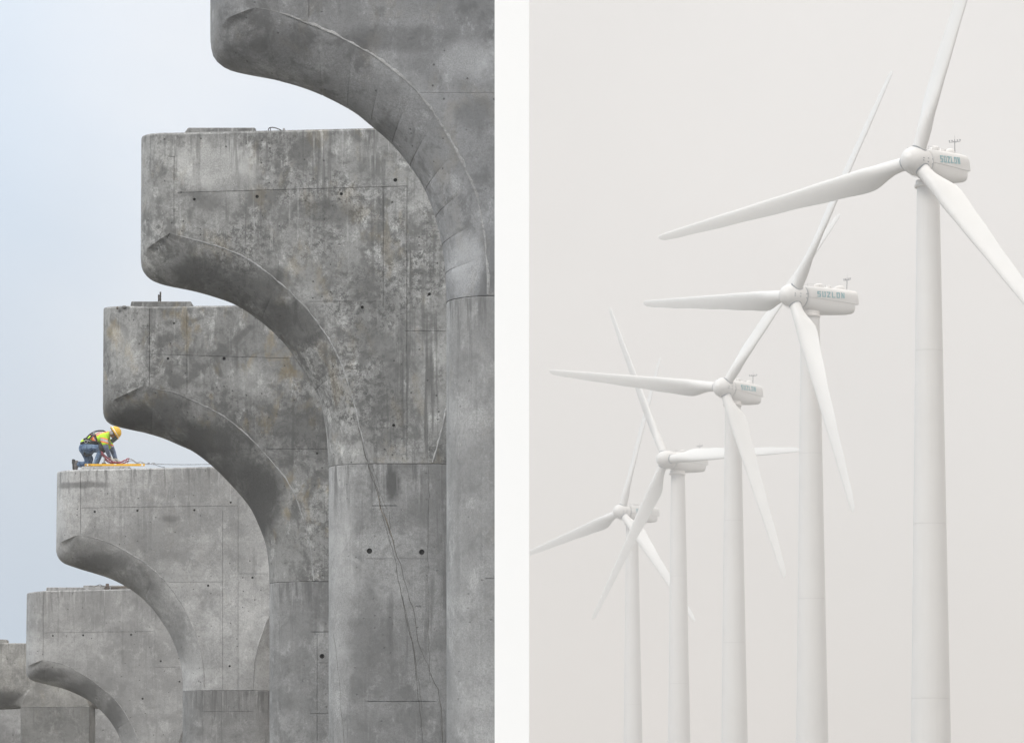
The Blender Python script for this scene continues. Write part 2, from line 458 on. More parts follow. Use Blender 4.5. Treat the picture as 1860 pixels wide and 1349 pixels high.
def make_pier(P):
    s = P['s']; D = F / s; T = P.get('T', 1.4)
    uf = lambda p: Vector(((p[0] - CX) / F * D, (HZ - p[1]) / F * D))
    um = lambda p: Vector(((p[0] - CX) / F * (D + T / 2), (HZ - p[1]) / F * (D + T / 2)))
    Xc = (P['cx'] - CX) / F * D
    root = thing('bridge_pier', P['label'], 'bridge pier', (Xc, D + T / 2, GROUND), 'unfinished concrete bridge piers in a receding row')
    base = root.location
    inner = [uf(p) for p in P['inner']]; outer = [um(p) for p in P['outer']]
    kf = P['fan']
    zl = inner[-1].y - outer[-1].y; Lz = outer[kf].y - outer[-1].y
    outer = [Vector((o_.x, o_.y + zl * max(0.0, 1 - (o_.y - outer[-1].y) / (Lz * .45 + 1e-6)) ** 1.5)) if i_ > kf else o_ for i_, o_ in enumerate(outer)]
    secs = []
    # blunt end: smooth round nose above the hip
    topin, topout = uf(P['top_in']), um(P['top_out'])
    apex, c0 = inner[0], outer[0]
    for i in range(8):
        t = i / 8
        secs.append((topin.lerp(apex, t), topout.lerp(c0, t), 0.0))
    fan = catmull(outer[:kf + 1], 12)
    for i, p in enumerate(fan[:-1]):
        secs.append((apex + (inner[1] - apex) * (0.02 * i / 12), p, 0.75 * min(1, i / 3)))
    NN = 54
    si = catmull(inner, NN); so = catmull(outer[kf:], NN)
    ribs = P.get('ribs', [])
    for i in range(NN + 1):
        a, b = si[i], so[i]
        t0 = 0.30 + 0.45 * min(1.0, max(0.0, (NN - i) / 8.0)) if P is not P6 else 0.3
        if i in ribs and 0 < i < NN:
            e = 0.10
            for da in (-e, 0, e):
                a2 = a.lerp(si[i + 1] if da > 0 else si[i - 1], abs(da)); b2 = b.lerp(so[i + 1] if da > 0 else so[i - 1], abs(da))
                if da == 0: b2 = b2 + (a2 - b2).normalized() * 0.008
                secs.append((a2, b2, t0))
        else:
            secs.append((a, b, t0))
    o = build_body('pier_cap', root, secs, P['mat'], Xc, D, T, P.get('clip', False), P.get('slope', 0.0))
    # recessed form joints and tie holes
    cb = bmesh.new()
    dep = 0.012
    for (x0, y0, x1, y1, w) in P.get('lines', []):
        a, b = uf((x0, y0)), uf((x1, y1))
        d = (b - a); L = d.length; ang = math.atan2(d.y, d.x)
        mid = (a + b) / 2
        add_box(cb, (mid.x - base.x, D - base.y, mid.y - base.z), (L, dep * 2, w), Matrix.Rotation(-ang, 3, 'Y'))
    zsp = uf((0, P['joint'])).y
    if P.get('lines'): cut(o, cb)
    else: cb.free()
    cb = bmesh.new(); holes = [h for h in P.get('holes', []) if h[1] < P['joint']]
    for (hx, hy, r) in holes:
        c = uf((hx, hy))
        add_lathe(cb, [(r, -0.12), (r, 0.12)], Matrix.Translation((c.x - base.x, D - base.y, c.y - base.z)) @ Matrix.Rotation(math.pi / 2, 4, 'X'), 14)
    if holes: cut(o, cb)
    else: cb.free()
    # column
    jy = P['joint']
    zi = uf((0, jy)).y
    ix = secs[-1][0].x; ox = secs[-1][1].x
    cs = []
    hh = [zi - 0.020] + [zi - 0.020 - q for q in (1.0, 2.0, 3.0, 4.5)] + [GROUND - 0.2]
    for z in hh: cs.append((Vector((ix, z)), Vector((ox, z)), 0.22))
    if zi > GROUND:
        co = build_body('column', root, cs, P.get('cmat', P['mat']), Xc, D, T, P.get('clip', False), 0.0, 12, 0.012)
        cb = bmesh.new(); k = 0
        for (x0, y0, x1, y1, w) in P.get('clines', []):
            a, b = uf((x0, y0)), uf((x1, y1)); d = b - a; mid = (a + b) / 2
            add_box(cb, (mid.x - base.x, D - base.y, mid.y - base.z), (d.length, 0.03, w), Matrix.Rotation(-math.atan2(d.y, d.x), 3, 'Y')); k += 1
        if k: cut(co, cb)
        else: cb.free()
        ch = [h for h in P.get('holes', []) if h[1] >= P['joint']]
        if ch:
            cb = bmesh.new()
            for (hx, hy, r) in ch:
                c = uf((hx, hy))
                add_lathe(cb, [(r, -0.14), (r, 0.14)], Matrix.Translation((c.x - base.x, D - base.y, c.y - base.z)) @ Matrix.Rotation(math.pi / 2, 4, 'X'), 16)
            cut(co, cb)
        # dark mortar bed in the construction joint
        bm = bmesh.new()
        x1 = min(2 * Xc - ix, 0) if P.get('clip') else 2 * Xc - ix
        add_box(bm, ((ix + x1) / 2 - base.x, 0, zi - 0.010 - base.z), (abs(x1 - ix), T - 0.10, 0.04))
        bm_obj('joint_bed', bm, M_dark, root)
    # dark plugs in the tie holes
    plug = {}
    for (hx, hy, r) in P.get('holes', []):
        c = uf((hx, hy))
        if r not in plug:
            bm = bmesh.new(); add_lathe(bm, [(r * .2, 0), (r * .98, 0.002), (r * .98, 0.03)], Matrix.Rotation(math.pi / 2, 4, 'X'), 14)
            me = bpy.data.meshes.new('tie_hole'); bm.to_mesh(me); bm.free(); me.materials.append(M_dark); plug[r] = me
        t = link(bpy.data.objects.new('tie_hole', plug[r]), root)
        t.location = (c.x - base.x, D + 0.055 - base.y, c.y - base.z)
    # ragged mortar bead along the curved edge
    for mir in (False, True):
        if mir and not P.get('rightbead'): continue
        bm = bmesh.new()
        rnd = random.Random(int(s))
        fine = catmull(inner, 420); nf = len(fine)
        def smooth_noise(n, k):
            q = [rnd.uniform(-1, 1) for _ in range(n // k + 3)]
            return [q[i // k] + (q[i // k + 1] - q[i // k]) * ((i % k) / k) for i in range(n)]
        na, nb, nc = smooth_noise(nf, 9), smooth_noise(nf, 4), smooth_noise(nf, 13)
        rows = []
        for i in range(2, nf - 1):
            a, t_ = fine[i], (fine[i + 1] - fine[i - 1]).normalized()
            nrm = Vector((t_.y, -t_.x))
            if nrm.y < 0 and nrm.x < 0: nrm = -nrm
            x = a.x if not mir else 2 * Xc - a.x
            if P.get('clip') and x > -0.05: continue
            env = min(1, i / 40) * P.get('bead', 1.0)
            wo_ = max(.003, (0.018 + .012 * na[i] + .007 * nb[i]) * env); wi = max(.003, (0.010 + .008 * nc[i]) * env); h_ = max(.001, (.005 + .004 * nb[i]) * env)
            sg = -1 if mir else 1
            r_ = []
            for off, dy in ((-wi, .03), (-wi * .6, -h_ * .5), (0, -h_), (wo_ * .6, -h_ * .6), (wo_, .002)):
                r_.append(bm.verts.new((x + nrm.x * off * sg - base.x, D + dy - base.y, a.y + nrm.y * off - base.z)))
            rows.append(r_)
        for r1, r2 in zip(rows, rows[1:]):
            for j in range(4): bm.faces.new((r1[j], r1[j + 1], r2[j + 1], r2[j]))
        bmesh.ops.recalc_face_normals(bm, faces=bm.faces)
        bm_obj('edge_seam', bm, M_seam, root)
    P['root'] = root; P['D'] = D; P['uf'] = uf; P['T'] = T
    return root

def pad(P, name, x0, x1, yb, yt, dy=0.12, dep=0.7, slant=0.1, mat=None):
    """low bearing pad cast on the cap; left side splayed"""
    D = P['D'] + dy
    k = D / F
    X0, X1 = (x0 - CX) * k, (x1 - CX) * k
    Zb, Zt = (HZ - yb) * k - 0.06, (HZ - yt) * k
    r = P['root'].location
    V = [(X0, D, Zb), (X1, D, Zb), (X1, D + dep, Zb), (X0, D + dep, Zb),
         (X0 + slant, D + .02, Zt), (X1 - .02, D + .02, Zt), (X1 - .02, D + dep - .02, Zt), (X0 + slant, D + dep - .02, Zt)]
    V = [(a - r.x, b - r.y, c - r.z) for a, b, c in V]
    o = mesh_obj(name, V, [(3, 2, 1, 0), (4, 5, 6, 7), (0, 1, 5, 4), (1, 2, 6, 5), (2, 3, 7, 6), (3, 0, 4, 7)], mat or P['mat'], P['root'])
    bm = bmesh.new(); bm.from_mesh(o.data)
    bmesh.ops.bevel(bm, geom=bm.edges[:], offset=0.012, segments=1, affect='EDGES')
    bm.to_mesh(o.data); bm.free()
    return o

LW = 0.0085
P1 = dict(s=150, cx=974, clip=True, slope=0.02, joint=536, fan=5, bead=1.25,
    label='nearest concrete pier, tallest, seams ribbing its curved underside, running off the top edge',
    top_in=(462, -212), top_out=(382, -200),
    inner=[(463, 14), (492, 19), (526, 30), (584, 52), (650, 85), (688, 108), (726, 138), (758, 168), (800, 224), (837, 290), (864, 353), (877, 407), (884, 477), (886, 536)],
    outer=[(382, 62), (383, 84), (389, 106), (406, 122), (430, 131), (497, 144), (547, 158), (592, 176), (642, 203), (671, 226), (709, 259), (738, 293), (767, 336), (788, 386), (800, 428), (808, 477), (811, 536)],
    ribs=[1, 9, 14, 19, 24, 29, 34, 39, 44, 49],
    lines=[(561, -200, 561, 33, LW), (760, 168.5, 928, 168.5, LW * .4)],
    clines=[(830, 1050, 928, 1050, LW)],
    holes=[(899, 180, .02)])
P2 = dict(s=120, cx=728, clip=True, slope=0.024, joint=841, fan=5, rightbead=True,
    label='second concrete pier, dark mottled stains, long cracks running down its column',
    top_in=(320, 245), top_out=(257, 255),
    inner=[(309, 423), (328, 429), (367, 440), (411, 453), (455, 474), (489, 498), (524, 528), (553, 557), (577, 587), (597, 616), (617, 655), (631, 694), (644, 738), (652, 773), (661, 807), (670, 841)],
    outer=[(256, 470), (257, 484), (262, 496), (274, 508), (292, 516), (312, 521), (352, 529), (391, 540), (426, 553), (460, 574), (494, 601), (524, 633), (548, 670), (573, 709), (585, 743), (592, 777), (595, 812), (597, 841)],
    ribs=[20, 38],
    lines=[(322, 350, 740, 338, LW), (316, 285, 316, 410, LW * .8), (300, 284.5, 318, 284.5, LW), (696, 340, 696, 560, LW), (560, 547.5, 694, 547.5, LW * .8),
           (739, 338, 739, 834, LW * .8), (735, 601, 812, 601, LW * .8), (780, 812, 900, 812, LW)],
    clines=[(640, 1273, 800, 1273, .012), (600, 1014, 800, 1014, LW * .6), (676, 918, 722, 918, .014), (755, 1100, 765, 1100, .014)],
    holes=[(353, 362, .022), (467, 357, .026), (620, 352, .024), (718, 327, .03), (658, 558, .024), (780, 534, .024), (715, 772, .024),
           (671, 1000, .042), (766, 1002, .042)])
P3 = dict(s=104, cx=618, clip=True, slope=0.016, joint=1055, fan=6,
    label='third concrete pier, brown stained end hanging just over the yellow helmet',
    top_in=(271, 560), top_out=(188, 564),
    inner=[(262, 700), (276, 704), (318, 714), (351, 728), (392, 748), (426, 771), (451, 792), (475, 817), (500, 846), (521, 873), (536, 902), (548, 935), (559, 972), (565, 1010), (570, 1055)],
    outer=[(187, 742), (188, 753), (192, 763), (202, 771), (222, 777), (245, 782), (264, 786), (297, 796), (326, 808.5), (351, 820), (384, 845), (409, 869), (434, 896), (455, 923), (471, 956), (483, 989), (488, 1026), (489.5, 1055)],
    ribs=[2],
    lines=[(271.5, 560, 271.5, 699, .014), (273, 643, 540, 651, LW), (339.5, 558, 339.5, 713, LW), (485, 815, 600, 815, LW)],
    clines=[(490, 1147, 600, 1147, .014), (576, 1150, 576, 1345, LW), (490, 1295, 600, 1295, LW), (578, 1203, 600, 1203, LW)],
    holes=[(305, 651, .024), (407, 651, .03), (316, 587, .018), (576, 823, .02), (585, 1191, .042), (581, 1115, .0)][:5])
P4 = dict(s=84, cx=415.5, slope=0.0, joint=1253, fan=5, rightbead=True, topline=True,
    label='fourth concrete pier, smooth pale grey, under the kneeling worker',
    top_in=(146, 855), top_out=(104, 861),
    inner=[(139, 972), (157, 974), (188, 982), (215, 993.5), (241.5, 1009), (265, 1024), (288, 1043.5), (307, 1065), (326, 1091.5), (341.5, 1118.5), (353, 1145), (363, 1176), (368.5, 1207), (371.5, 1253)],
    outer=[(102.5, 992), (102.5, 1003), (106, 1013), (115, 1022), (130, 1028), (151, 1035), (168.5, 1040), (199, 1050), (222, 1061), (241.5, 1073), (261, 1088.5), (280, 1109), (295, 1130), (309, 1153), (320, 1178), (328, 1203), (331.5, 1230), (332, 1253)],
    ribs=[1, 22],
    lines=[(146.5, 858, 146.5, 971, .014), (148, 922, 432, 918, LW), (198, 920, 198, 978, LW * .6), (404.5, 925, 404.5, 1251, LW), (432.5, 905, 432.5, 1251, LW),
           (307, 1057, 404, 1056, LW), (434, 1041.5, 486, 1041.5, LW)],
    clines=[(334, 1291, 500, 1291, LW * .7), (368, 1256, 368, 1349, LW * .7), (403, 1256, 403, 1349, LW * .7), (470, 1293, 470, 1349, .02)],
    holes=[(172, 929, .026), (249.5, 927, .024), (353, 926, .024), (419, 912, .022), (378, 1063, .026), (458.5, 1048.5, .024), (417, 1209, .024)])
P5 = dict(s=66, cx=288, slope=0.0, joint=1404, fan=5, rightbead=True, bead=.7,
    label='fifth concrete pier, clean and pale, cables and timber rail lying on top',
    top_in=(79, 1074.5), top_out=(49, 1080),
    inner=[(77.5, 1198), (96, 1201.5), (119, 1208), (142, 1220), (165, 1233.5), (188, 1252), (206, 1267), (222, 1287), (236, 1310), (247, 1333), (253, 1354), (257, 1380), (258, 1404)],
    outer=[(47.5, 1212), (47.7, 1220), (50, 1228), (57, 1234.5), (66, 1238), (79, 1241), (89, 1243.5), (114.5, 1250), (137.5, 1259), (160, 1271), (179, 1286), (197, 1305), (211, 1326), (220, 1347), (224, 1365), (226, 1385), (226.5, 1404)],
    ribs=[1, 36, 44],
    lines=[(78.5, 1077, 78.5, 1197, .014), (80, 1148.5, 281, 1146, LW), (281.5, 1110, 281.5, 1212, LW * .8), (281, 1211, 325, 1211, LW * .8)],
    holes=[(96, 1154, .026), (151, 1153, .028), (238, 1152, .028), (292, 1200, .028), (326, 1237, .024), (259, 1268, .03)])
P6 = dict(s=54, cx=100.5, slope=0.0, joint=1283, fan=5, bead=.4, T=1.6,
    label='sixth concrete pier, low, half-dome face above its broad round column',
    top_in=(-88, 1169), top_out=(-112, 1173),
    inner=[(-90, 1240), (-60, 1242), (-20, 1243), (20, 1244), (50, 1244.5), (58, 1247), (50, 1257), (44, 1267), (40.5, 1276), (39.5, 1283)],
    outer=[(-112, 1258), (-111, 1266), (-108, 1275), (-100, 1281), (-92, 1285), (-80, 1287), (-60, 1288), (-20, 1288.5), (20, 1287.5), (36, 1286.5), (38, 1286), (38.4, 1285.4), (38.7, 1284.7), (38.9, 1283.8), (39, 1283)],
    lines=[(-60, 1216, 47, 1216, LW), (61, 1248, 61, 1282, LW), (108, 1248, 108, 1282, LW)],
    holes=[(13, 1196, .02)])
P7 = dict(s=46, cx=200, slope=0.0, joint=1390, fan=5, bead=.4,
    label='farthest concrete pier, only a strip of its face showing under the sixth',
    top_in=(-20, 1206), top_out=(-40, 1209),
    inner=[(-20, 1312), (0, 1316), (40, 1330), (90, 1350), (130, 1368), (160, 1390)],
    outer=[(-40, 1318), (-40, 1326), (-38, 1334), (-30, 1340), (-20, 1345), (-8, 1348), (20, 1356), (60, 1368), (100, 1378), (125, 1384), (130, 1390)],
    lines=[(-18, 1330.5, 38, 1330.5, LW), (162, 1320, 230, 1321, LW)],
    holes=[(23.5, 1334, .026), (187, 1325, .026)])
# P7's face is broad down to the bottom of the frame
P7['inner'] = [(-60, 1352), (-30, 1356), (20, 1362), (60, 1370), (90, 1378), (100, 1386), (106, 1400)]
P7['outer'] = [(-75, 1356), (-75, 1362), (-72, 1370), (-66, 1376), (-60, 1380), (-50, 1384), (0, 1392), (40, 1398), (60, 1402), (72, 1404), (76, 1405)]
P7['top_in'] = (-60, 1222); P7['top_out'] = (-76, 1225); P7['joint'] = 1403
P7['holes'] = [(23.5, 1334, .026), (187, 1325, .026)]

def tz(P): return (HZ - P['top_in'][1]) / P['s'] - GROUND + .05
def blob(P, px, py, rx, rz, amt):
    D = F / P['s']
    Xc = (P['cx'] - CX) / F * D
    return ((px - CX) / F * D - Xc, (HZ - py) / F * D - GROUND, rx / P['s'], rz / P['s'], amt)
def jz(P): return (HZ - P['joint']) / P['s'] - GROUND

P1['mat'] = concrete('concrete_near', 0.285, (0.99, 1.0, 1.02), mottle=0.45, speckle=0.1, streak=0.15, rust=0.10, seed=1.3, pits=.5,
    blobs=[blob(P1, 720, 70, 150, 30, .35), blob(P1, 860, 205, 40, 40, .35), blob(P1, 520, 80, 60, 45, .35), blob(P1, 700, 225, 30, 25, .4), blob(P1, 850, 110, 60, 50, -.4), blob(P1, 430, 90, 40, 30, .3), blob(P1, 845, 470, 40, 70, -.5)])  # blobs under the arch add painted shade to the grime
P1['cmat'] = concrete('concrete_near_column', 0.34, (1, 1, 1), mottle=0.25, speckle=0.1, streak=0.2, rust=0.05, seed=2.1, drips=jz(P1), pits=.3)
P2['mat'] = concrete(contrast=.52, name='concrete_mottled', base=0.342, tint=(1, 1, .99), drips=tz(P2), mottle=0.6, speckle=1.0, streak=0.8, rust=0.18, seed=4.2, pits=.8,
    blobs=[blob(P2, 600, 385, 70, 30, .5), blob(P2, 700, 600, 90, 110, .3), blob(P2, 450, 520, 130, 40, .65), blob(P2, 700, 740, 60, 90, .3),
           blob(P2, 540, 585, 60, 60, .7), blob(P2, 375, 360, 40, 30, .5), blob(P2, 390, 300, 90, 60, -.5), blob(P2, 350, 490, 60, 30, .7), blob(P2, 500, 570, 60, 40, .5)])  # arch underside blobs: soiling, with soffit shade painted in
P2['cmat'] = concrete('concrete_column_drips', 0.27, (1, 1, 1), mottle=0.3, speckle=0.25, streak=0.5, rust=0.0, seed=5.5, drips=jz(P2), pits=.2,
    blobs=[blob(P2, 712, 880, 18, 35, .8), blob(P2, 610, 1050, 40, 320, -.35)])  # tall pale blob paints light onto the column's left edge
P3['mat'] = concrete(contrast=.52, name='concrete_brown_stained', base=0.325, tint=(1, 1, .99), drips=tz(P3), mottle=0.7, speckle=0.9, streak=0.6, rust=0.4, seed=7.7, pits=.8,
    blobs=[blob(P3, 380, 800, 90, 40, .85), blob(P3, 470, 900, 50, 90, .95), blob(P3, 300, 750, 60, 50, .6), blob(P3, 560, 780, 70, 60, .5), blob(P3, 460, 690, 60, 40, -.35), blob(P3, 230, 640, 40, 70, -.4), blob(P3, 420, 850, 60, 45, .7), blob(P3, 240, 755, 50, 25, .8)])  # soffit blobs deepen real grime with painted shade
P3['cmat'] = concrete('concrete_column_pale', 0.30, (1, 1, 1), mottle=0.3, speckle=0.35, streak=0.35, seed=8.8, drips=jz(P3), pits=.4)
P4['mat'] = concrete('concrete_pale', 0.40, (1, 1, 1), drips=tz(P4), mottle=0.22, speckle=0.22, streak=0.3, rust=0.03, seed=9.4, pits=.8,
    blobs=[blob(P4, 150, 880, 60, 8, .6), blob(P4, 310, 942, 22, 8, .4), blob(P4, 280, 1070, 20, 22, .4), blob(P4, 180, 1020, 70, 22, .6), blob(P4, 250, 1055, 40, 35, .4), blob(P4, 320, 1150, 20, 60, .35)])  # blobs below the curved edge paint soffit shade into the colour
P4['cmat'] = concrete('concrete_pale_column', 0.27, (1, 1, 1), mottle=0.3, speckle=0.2, streak=0.6, seed=10.1, drips=jz(P4), pits=.3)
P5['mat'] = concrete('concrete_clean', 0.36, (1, 1, 1), drips=tz(P5), mottle=0.2, speckle=0.12, streak=0.3, rust=0.02, seed=11.9, pits=1, blobs=[blob(P5, 85, 1225, 45, 14, .7), blob(P5, 150, 1250, 45, 20, .55), blob(P5, 205, 1300, 20, 40, .6)])  # soffit shade painted into the concrete tone by these blobs
P6['mat'] = concrete('concrete_weathered', 0.315, (1, .99, .96), drips=tz(P6), mottle=0.4, speckle=0.3, streak=0.4, rust=0.12, seed=13.3, blobs=[blob(P6, 0, 1268, 70, 18, .7)])  # the blob darkens the soffit in place of shade
P7['mat'] = concrete('concrete_far', 0.32, (1, 1, 1), mottle=0.3, speckle=0.3, streak=0.3, seed=15.3)
for P in (P4, P5):
    P['slope'] = 0.022
P6['cmat'] = concrete('concrete_weathered_column', 0.20, (1, 1, .98), mottle=0.4, speckle=0.3, streak=0.5, rust=0.05, seed=14.3)
for P in (P1, P2, P3, P4, P5, P6, P7): make_pier(P)

# cast pads on the pier tops
pad(P2, 'bearing_pad', 326, 466, 245, 231.5, slant=.13)
pad(P3, 'bearing_pad', 235, 349, 560, 547, slant=.03)
pad(P3, 'bearing_pad', 352, 470, 560, 555.0, slant=.03)
pad(P4, 'bearing_pad', 140, 237, 854, 846.5, dy=.10, slant=.10)
pad(P5, 'bearing_pad', 83, 190, 1075, 1066, slant=.02)
pad(P5, 'bearing_pad', 150, 262, 1074, 1062.5, dy=.5, slant=.02)
pad(P6, 'bearing_pad', -60, 12, 1169, 1160.5, slant=.02)

def on(P, px, py, dy=0.3):
    return world_pt(px, py, P['D'] + dy)

# cracks creeping down the second pier
def crack(pts, r, mat):
    r *= .6
    D = P2['D']; root = P2['root'].location
    raw = [Vector(((x - CX) / F * D, 0, (HZ - y) / F * D)) for x, y in pts]
    fine = []
    for a, b in zip(raw, raw[1:]):
        n = max(2, int((b - a).length / 0.10))
        for i in range(n):
            p = a.lerp(b, i / n); fine.append(p + Vector((random.uniform(-.012, .012), 0, random.uniform(-.01, .01))))
    fine.append(raw[-1])
    V, Fc = [], []
    for i, p in enumerate(fine):
        w = r * random.uniform(.4, 1.25)
        for dx, dy in ((-w, 0.003), (-w * .4, -0.004), (w * .4, -0.004), (w, 0.003)):
            V.append((p.x + dx - root.x, D + dy - root.y, p.z - root.z))
    for i in range(len(fine) - 1):
        for j in range(3):
            a = i * 4 + j; Fc.append((a, a + 1, a + 5, a + 4))
    mesh_obj('crack', V, Fc, mat, P2['root'])
m_crack = plain('crack_dirt', (0.07, 0.065, 0.055), 0.9, 0, .4)
m_ochre = plain('crack_rust', (0.17, 0.12, 0.055), 0.9, 0, .5, 6)
crack([(651, 775), (658, 800), (664, 825), (669, 839)], .009, m_crack)
crack([(669, 843), (674, 862), (684, 885), (690, 903), (695, 935), (703, 965), (712, 995), (718, 1020), (724, 1052), (729, 1080), (734, 1105), (741, 1140), (752, 1180), (758, 1250), (763, 1290), (767, 1349)], .008, m_crack)
crack([(670, 843), (678, 868), (689, 905), (702, 945), (713, 980), (722, 1010), (731, 1040), (741, 1078), (752, 1115), (757, 1150), (766, 1185), (781, 1218), (795, 1252), (801, 1285), (804, 1349)], .008, m_crack)
crack([(686, 900), (692, 922), (700, 940), (708, 962), (716, 990)], .009, m_ochre)
crack([(729, 1080), (737, 1110), (745, 1150), (752, 1190), (761, 1240), (766, 1290)], .005, m_crack)
crack([(676, 845), (684, 870), (694, 905), (706, 930), (710, 960)], .005, m_crack)
crack([(777, 845), (779, 900), (778, 1000), (777, 1100), (781, 1240)], .004, m_crack)
crack([(606, 1150), (615, 1230), (625, 1349)], .004, m_crack)

# tie wire loop and debris on the second pier
bm = bmesh.new()
add_tube(bm, catmull([on(P2, 487, 239), on(P2, 488, 234), on(P2, 492, 231.8), on(P2, 500, 232.6), on(P2, 509, 236), on(P2, 516, 240)], 20), .008, 6)
add_tube(bm, [on(P2, 491.5, 240), on(P2, 491, 233)], .007, 6)
o = bm_obj('wire_loop', bm, M_steel); tag(o, 'bent steel wire loop sticking up from the second pier top', 'wire')
def rubble(name, P, px, py, w, h, label, mat):
    bm = bmesh.new(); bmesh.ops.create_icosphere(bm, subdivisions=2, radius=1)
    c = on(P, px, py, .1); k = P['s']
    for v in bm.verts:
        f = 1 + random.uniform(-.22, .22)
        v.co = Vector((c.x + v.co.x * w / k * f / 2, c.y + v.co.y * w / k * .5, c.z + v.co.z * h / k * f))
    o = bm_obj(name, bm, mat); tag(o, label, 'rubble'); return o
rubble('concrete_lump', P2, 516, 237, 5, 4, 'small lump of concrete beside the wire loop', M_seam)
rubble('concrete_lump', P3, 226, 557.5, 9, 3, 'rounded mortar lump beside the pad on the brown-stained pier', M_seam)
rubble('concrete_lump', P3, 213, 559, 4, 3, 'dark crumb of concrete near the corner of the brown-stained pier', M_wood)
# rebar stubs on the third pier
for (x, y0, y1, lab) in ((288.3, 551, 535, 'shorter of two dark steel bars standing on the brown-stained pier'), (291.4, 551, 530, 'taller of two dark steel bars standing on the brown-stained pier')):
    bm = bmesh.new(); pts = [on(P3, x, y0, .35).lerp(on(P3, x, y1, .35), i / 8) for i in range(9)]
    add_tube(bm, pts, [.013 + .0025 * (i % 2) for i in range(9)], 8)
    o = bm_obj('reinforcing_bar', bm, M_steel); tag(o, lab, 'steel bar', 'steel bars standing on the pier')

# clutter on the fifth pier: post, rail, cables, tags
def solid(name, pts_box, mat, label, cat):
    bm = bmesh.new()
    for c, s_, b in pts_box: add_box(bm, c, s_, bevel=b)
    o = bm_obj(name, bm, mat); tag(o, label, cat); return o
a, b = on(P5, 195, 1074, .30), on(P5, 195, 1059.5, .30)
solid('timber_block', [((a + b) / 2 * 1.0 and ((a.x + b.x) / 2, a.y, (a.z + b.z) / 2), (.085, .09, b.z - a.z), .006)], plain('brown_timber', (0.11, 0.08, 0.065), .8), 'short brown timber block standing among the cables', 'block')
a, b = on(P5, 168, 1069.5, .42), on(P5, 234, 1065.2, .42)
bm = bmesh.new(); add_box(bm, ((a.x + b.x) / 2, a.y, (a.z + b.z) / 2), ((b - a).length, .06, .05), Matrix.Rotation(-math.atan2(b.z - a.z, b.x - a.x), 3, 'Y'), .004)
o = bm_obj('timber_rail', bm, M_wood); tag(o, 'dark timber rail lying behind the cables on the fifth pier', 'timber')
a, b = on(P5, 200, 1070.5, .2), on(P5, 236, 1069, .2)
bm = bmesh.new(); add_box(bm, ((a.x + b.x) / 2, a.y, (a.z + b.z) / 2), ((b - a).length, .05, .035), Matrix.Rotation(-math.atan2(b.z - a.z, b.x - a.x), 3, 'Y'), .004)
o = bm_obj('steel_channel', bm, M_steel); tag(o, 'dark steel channel lying beside the timber block', 'steel bar')
bm = bmesh.new()
add_tube(bm, catmull([on(P5, x, y, .22) for x, y in ((155, 1070.5), (165, 1068.5), (172, 1065), (180, 1061.5), (184, 1062), (183, 1066), (176, 1069), (168, 1070))], 30), .010, 6)
add_tube(bm, catmull([on(P5, x, y, .18) for x, y in ((160, 1071), (175, 1068.5), (190, 1067), (205, 1067.5), (222, 1069.5), (236, 1069))], 30), .010, 6)
add_tube(bm, catmull([on(P5, x, y, .26) for x, y in ((185, 1062.5), (190, 1065), (198, 1067), (207, 1069), (210, 1066.5), (214, 1068.5), (217, 1070))], 30), .009, 6)
o = bm_obj('cable_tangle', bm, M_steel); tag(o, 'tangle of thin black cables on the fifth pier top', 'cable')
bm = bmesh.new()
c = on(P5, 158, 1069.8, .16); add_box(bm, c, (.10, .05, .045), bevel=.012)
o = bm_obj('cable_tag', bm, plain('white_plastic', (.8, .82, .85), .5)); tag(o, 'bigger white plastic tag at the near end of the cable tangle', 'tag')
bm = bmesh.new()
c = on(P5, 167, 1069.3, .16); add_box(bm, c, (.07, .04, .03), bevel=.01)
o = bm_obj('cable_tag', bm, plain('white_plastic_small', (.75, .77, .8), .5)); tag(o, 'smaller white plastic tag lying on the cable tangle', 'tag')
bm = bmesh.new(); c = on(P5, 200.5, 1068.5, .14); add_tube(bm, [c + Vector((0, 0, -.04)), c + Vector((0, 0, .05))], .014, 8)
o = bm_obj('steel_pin', bm, M_grey_steel); tag(o, 'little bright steel pin in front of the timber block', 'pin')
# drip nib under the fourth arch
# ---------------------------------------------------------------- kneeling worker
WD = P4['D'] + 0.42
def W(u, v, dy=0.0):
    return world_pt(110 + u / 8.4545, 750 + v / 8.4545, WD + 0.0) + Vector((0, dy, 0))
ZT = (HZ - 853.2) / F * P4['D'] + .03
man = thing('person', 'worker in yellow helmet and lime vest kneeling on the pier, bent over a cable', 'person', (W(400, 880).x, WD, ZT))
MB = man.location
def capsules(caps, vox, name, mat, mats=None, smooth_it=4):
    bm = bmesh.new()
    for (p0, r0, p1, r1) in caps:
        p0, p1 = Vector(p0), Vector(p1)
        d = p1 - p0; L = max(d.length, 1e-4); q = d.to_track_quat('Z', 'Y').to_matrix().to_4x4()
        M = Matrix.Translation(p0) @ q
        prof = [(r0 * math.sin(a_), -r0 * math.cos(a_)) for a_ in [i * math.pi / 10 for i in range(0, 6)]]
        prof += [(r1 * math.cos(a_), L + r1 * math.sin(a_)) for a_ in [i * math.pi / 10 for i in range(0, 6)]]
        add_lathe(bm, prof, M, 14)
    bmesh.ops.translate(bm, verts=bm.verts, vec=-MB)
    o = bm_obj(name, bm, mat, man)
    for m_ in (mats or []): o.data.materials.append(m_)
    md = o.modifiers.new('r', 'REMESH'); md.mode = 'VOXEL'; md.voxel_size = vox
    sm = o.modifiers.new('s', 'SMOOTH'); sm.iterations = smooth_it; sm.factor = .5
    bpy.context.view_layer.update()
    allm = list(o.data.materials)
    bake(o, None)
    o.data.materials.clear()
    for m_ in allm: o.data.materials.append(m_)
    for p in o.data.polygons: p.material_index = 0
    o.data.shade_smooth()
    return o
